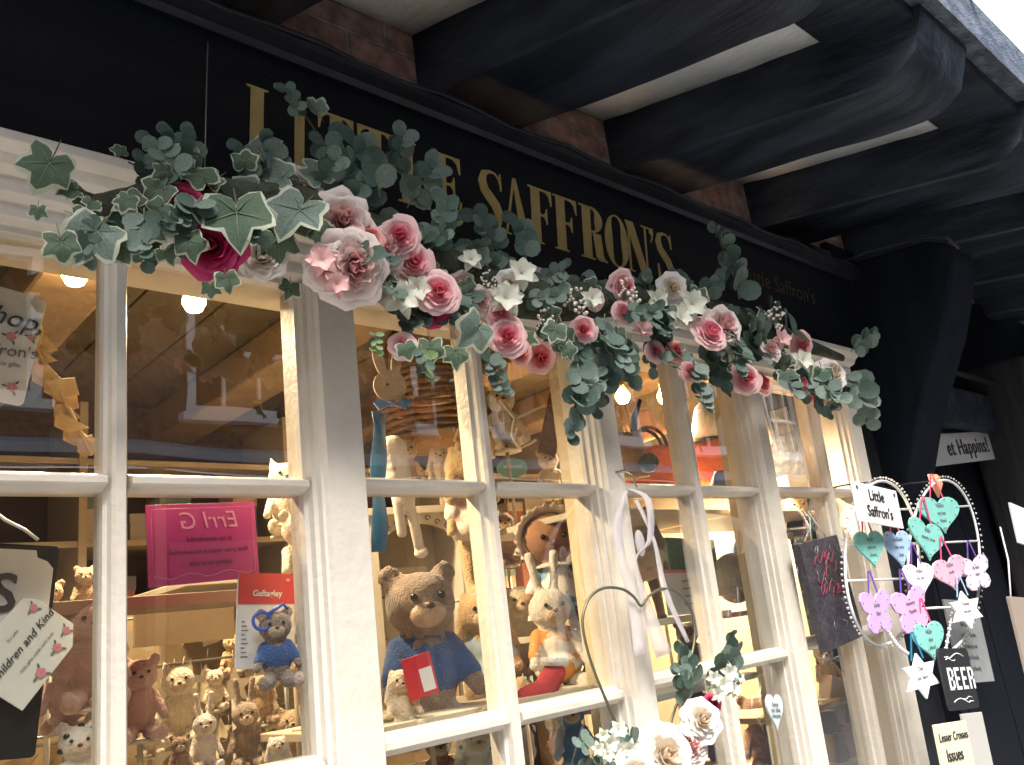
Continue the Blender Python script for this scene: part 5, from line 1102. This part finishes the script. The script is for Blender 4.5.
# moss core and stems
mbc = MB(); mbc.tube(core, [.006,.012,.022,.030]+[.042]*10+[.028,.008], 10); oc = mbc.build('moss_core', mat('moss', (.022,.03,.018), .95, (.045,.055,.03), 30, 1, 60), G, GI, fuzz=.012)
MB().tube([at(60,176,1.13),at(74,182,1.13),at(84,192,1.14),at(96,196,1.14),at(118,190,1.15),at(150,185,1.15)], .0022, 5).tube([at(128,162,1.15),at(150,172,1.15),at(175,185,1.15)], .0016, 5).tube([at(290,95,1.15),at(312,125,1.15),at(330,160,1.14),at(338,200,1.14)], .0018, 5).build('stem', stm, G, GI)
for px, py in [(430,232),(450,240),(468,252),(485,258),(510,268),(535,272),(600,275),(640,285),(665,275),(700,290),(760,310),(540,290),(455,262),(775,325)]: add(rg.choice(EUC), 'eucalyptus_sprig', px, py+6, 1.12, rg.uniform(30,40), roll=rg.choice((-1.4,1.4))+rg.uniform(-.5,.5))
# named blooms: kind, px, py, size, depth
for kd, px, py, s, y in [('magenta',214,247,44,1.09),('magenta',182,206,34,1.11),('pink',400,237,30,1.07),('pink',413,262,30,1.08),('pink',438,293,32,1.07),('blush',342,222,44,1.09),('blush',352,268,52,1.07),('blush',382,252,36,1.09),('blush',325,268,32,1.08),('coral',368,240,24,1.08),('magenta',432,309,26,1.10),
    ('pink',507,337,40,1.09),('pink',500,313,30,1.09),('coral',540,357,32,1.11),('pink',583,330,28,1.08),('pink',622,287,34,1.09),('pink',622,312,24,1.09),('blush',722,326,42,1.07),('pink',709,333,38,1.06),('coral',676,351,22,1.09),('pink',745,379,32,1.10),('coral',762,383,24,1.11),('pink',801,345,26,1.09),('pink',800,384,24,1.10),('blush',462,285,26,1.11),('cream',832,374,34,1.09),('coral',818,398,16,1.11),
    ('cream',262,258,34,1.11),('cream',672,288,32,1.08),('pink',402,346,20,1.11),('cream',508,283,26,1.09),('pink',655,352,22,1.11),('blush',480,300,28,1.10),('pink',470,330,26,1.10),('coral',520,352,26,1.10),('pink',595,300,20,1.09),('blush',770,350,24,1.09),('pink',690,372,22,1.11),('cream',300,190,34,1.12)]:
    add(rg.choice(ROS[kd]), 'rose', px, py, y, s*(1.30 if px < 450 else .95), Vector((-.45+rg.uniform(-.3,.3), -1, -.15+rg.uniform(-.3,.3))), rg.uniform(0,6))
for px, py, s, y in [(398,300,42,1.09),(380,295,34,1.10),(415,290,34,1.09),(505,300,38,1.08),(520,276,36,1.08),(690,305,34,1.07),(678,320,28,1.08),(655,300,26,1.09),(800,362,26,1.08),(590,300,26,1.08),(730,350,26,1.08),(470,262,26,1.09)]: add(rg.choice(BLM), 'white_blossom', px, py, y, s, roll=rg.uniform(0,6))
for px, py, s, y in [(322,262,34,1.05),(335,285,30,1.07),(640,330,26,1.08),(780,340,22,1.08)]: add(BLP[0], 'pink_blossom', px, py, y, s, roll=rg.uniform(0,6))
for px, py, s, y in [(573,303,36,1.06),(625,293,34,1.05),(770,318,34,1.07),(545,322,30,1.08),(790,372,24,1.09),(488,283,26,1.08)]: add(rg.choice(BER), 'berry_cluster', px, py, y, s, roll=rg.uniform(-.6,.6))
# named ivy leaves; roll PI points the tip down
for px, py, s, y, rl, fr in [(52,158,56,1.10,2.9,0),(150,150,20,1.13,-.3,0),(121,153,18,1.13,.2,0),(100,228,64,1.09,2.6,1),(60,238,40,1.08,3.3,0),(182,158,34,1.11,-.3,1),(236,206,76,1.06,3.0,0),(165,186,40,1.10,2.2,0),(135,205,36,1.11,1.2,0),(188,238,36,1.08,3.3,0),(226,276,28,1.08,3.4,0),(303,205,66,1.06,2.4,1),
    (262,150,38,1.11,-.8,1),(38,208,20,1.10,3.1,0),(480,325,48,1.06,2.3,1),(430,344,32,1.08,3.3,0),(556,326,28,1.05,2.7,0),(566,347,22,1.06,3.4,0),(822,372,30,1.06,3.0,0),(286,178,44,1.09,1.2,1),(318,113,26,1.12,.5,1),(205,180,40,1.09,.5,0),(118,245,36,1.10,3.5,0),(148,225,34,1.11,3.8,0),(275,235,48,1.08,3.6,0),(245,165,30,1.10,.0,0),(320,180,40,1.10,.4,1),(405,345,26,1.09,3.3,0),(455,350,30,1.09,3.0,0),(700,300,26,1.07,.2,0),(610,345,26,1.08,3.2,0),(210,285,22,1.10,3.1,0),(290,285,26,1.12,3.0,0),(165,250,26,1.10,3.4,0),(75,215,30,1.12,4,0),(255,190,40,1.10,1.9,1),(320,230,38,1.09,3.9,0)]:
    add(rg.choice(IVF if fr else IVY), 'ivy_leaf', px, py, y, s*1.2, Vector((-.4+rg.uniform(-.35,.35), -1, rg.uniform(-.3,.35))), rl+rg.uniform(-.2,.2))
# fill of sprigs, thick towards the middle
def cpos(t):
    k = t*(len(CP)-1); i = min(int(k), len(CP)-2); f = k-i; return [CP[i][q]+(CP[i+1][q]-CP[i][q])*f for q in range(3)]
ns = 0
while ns < 76:
    t = rg.random()
    if t < .10 or (t < .36 and rg.random() < .55): continue
    x, y_, d = cpos(t); hw = 36 if t > .33 else 26; hw *= (1 if t < .9 else .7)
    o_ = rg.uniform(-1 if t < .45 else -.6,1); px = x+rg.uniform(-12,12); py = y_+o_*hw*.75; rl = rg.uniform(-.9,.9)+(PI if o_ > 0 else 0)+(rg.choice((-1.3,1.3)) if o_ < 0 and t > .45 else 0)
    s = rg.uniform(40,56)*(1 if t < .6 else .88)
    add(rg.choice(EUC), 'eucalyptus_sprig', px, py, 1.145-rg.uniform(0,.075), s, Vector((-.35+rg.uniform(-.6,.6), -1, rg.uniform(-.5,.5))), rl); ns += 1
for k in range(52):
    t = rg.random()**1.0; x, y_, d = cpos(t); add(rg.choice(IVY+IVF[:2]), 'ivy_leaf', x+rg.uniform(-10,10), y_+rg.uniform(-26,28), 1.12-rg.uniform(0,.04), rg.uniform(22,34), Vector((-.35+rg.uniform(-.6,.6), -1, rg.uniform(-.5,.5))), PI+rg.uniform(-1.4,1.4))
for px, py, s, rl, y in [(378,200,70,.1,1.09),(360,190,60,.6,1.10),(410,205,60,-.5,1.10),(398,178,50,.0,1.11),(430,250,56,-.6,1.09),(300,120,34,.3,1.13),(500,255,50,.3,1.11),(525,265,50,-.2,1.10)]: add(rg.choice(EUC[5:]), 'eucalyptus_sprig', px, py, y, s, roll=rl)
for px, py, s, rl, y in [(734,300,62,.12,1.11),(575,365,58,PI+.1,1.10),(592,370,44,PI-.3,1.11),(488,350,40,PI+.2,1.11),(690,360,44,PI,1.10),(848,352,40,-.9,1.11),(846,372,40,PI-.4,1.11),(605,350,50,PI,1.10)]: add(rg.choice(EUL), 'eucalyptus_sprig', px, py, y, s, roll=rl)
for px, py, s, rl, y in [(420,345,44,PI,1.08),(375,330,30,PI,1.1),(455,230,34,.3,1.1)]: add(rg.choice(EUF), 'leafy_sprig', px, py, y, s, roll=rl)

# flowers wired to the foot of the wire heart
for kd, px, py, s, y in [('cream',664,756,58,1.11),('cream',701,720,40,1.10),('blush',690,745,36,1.12),('cream',636,775,46,1.12),('magenta',712,704,18,1.13)]:
    add(rg.choice(ROS[kd]), 'rose', px, py, y, s, Vector((-.5,-1,.25)), rg.uniform(0,6), HW, HI)
for px, py, s in [(608,742,20),(618,730,18),(606,755,16),(628,748,18),(597,748,14),(722,685,20),(728,672,18),(716,694,16),(733,690,14),(712,678,16),(602,735,14),(738,678,12)]: add(rg.choice(BLM), 'white_blossom', px, py, 1.10, s*1.1, None, rg.uniform(0,6), HW, HI)
for px, py, s, rl in [(708,690,50,-.7),(718,674,40,-.9),(690,706,40,.3),(615,760,46,1.2),(600,762,40,1.9),(640,745,40,.9),(690,690,44,-.2)]: add(rg.choice(EUC+EUF), 'leafy_sprig', px, py, 1.14, s, None, rl, HW, HI)
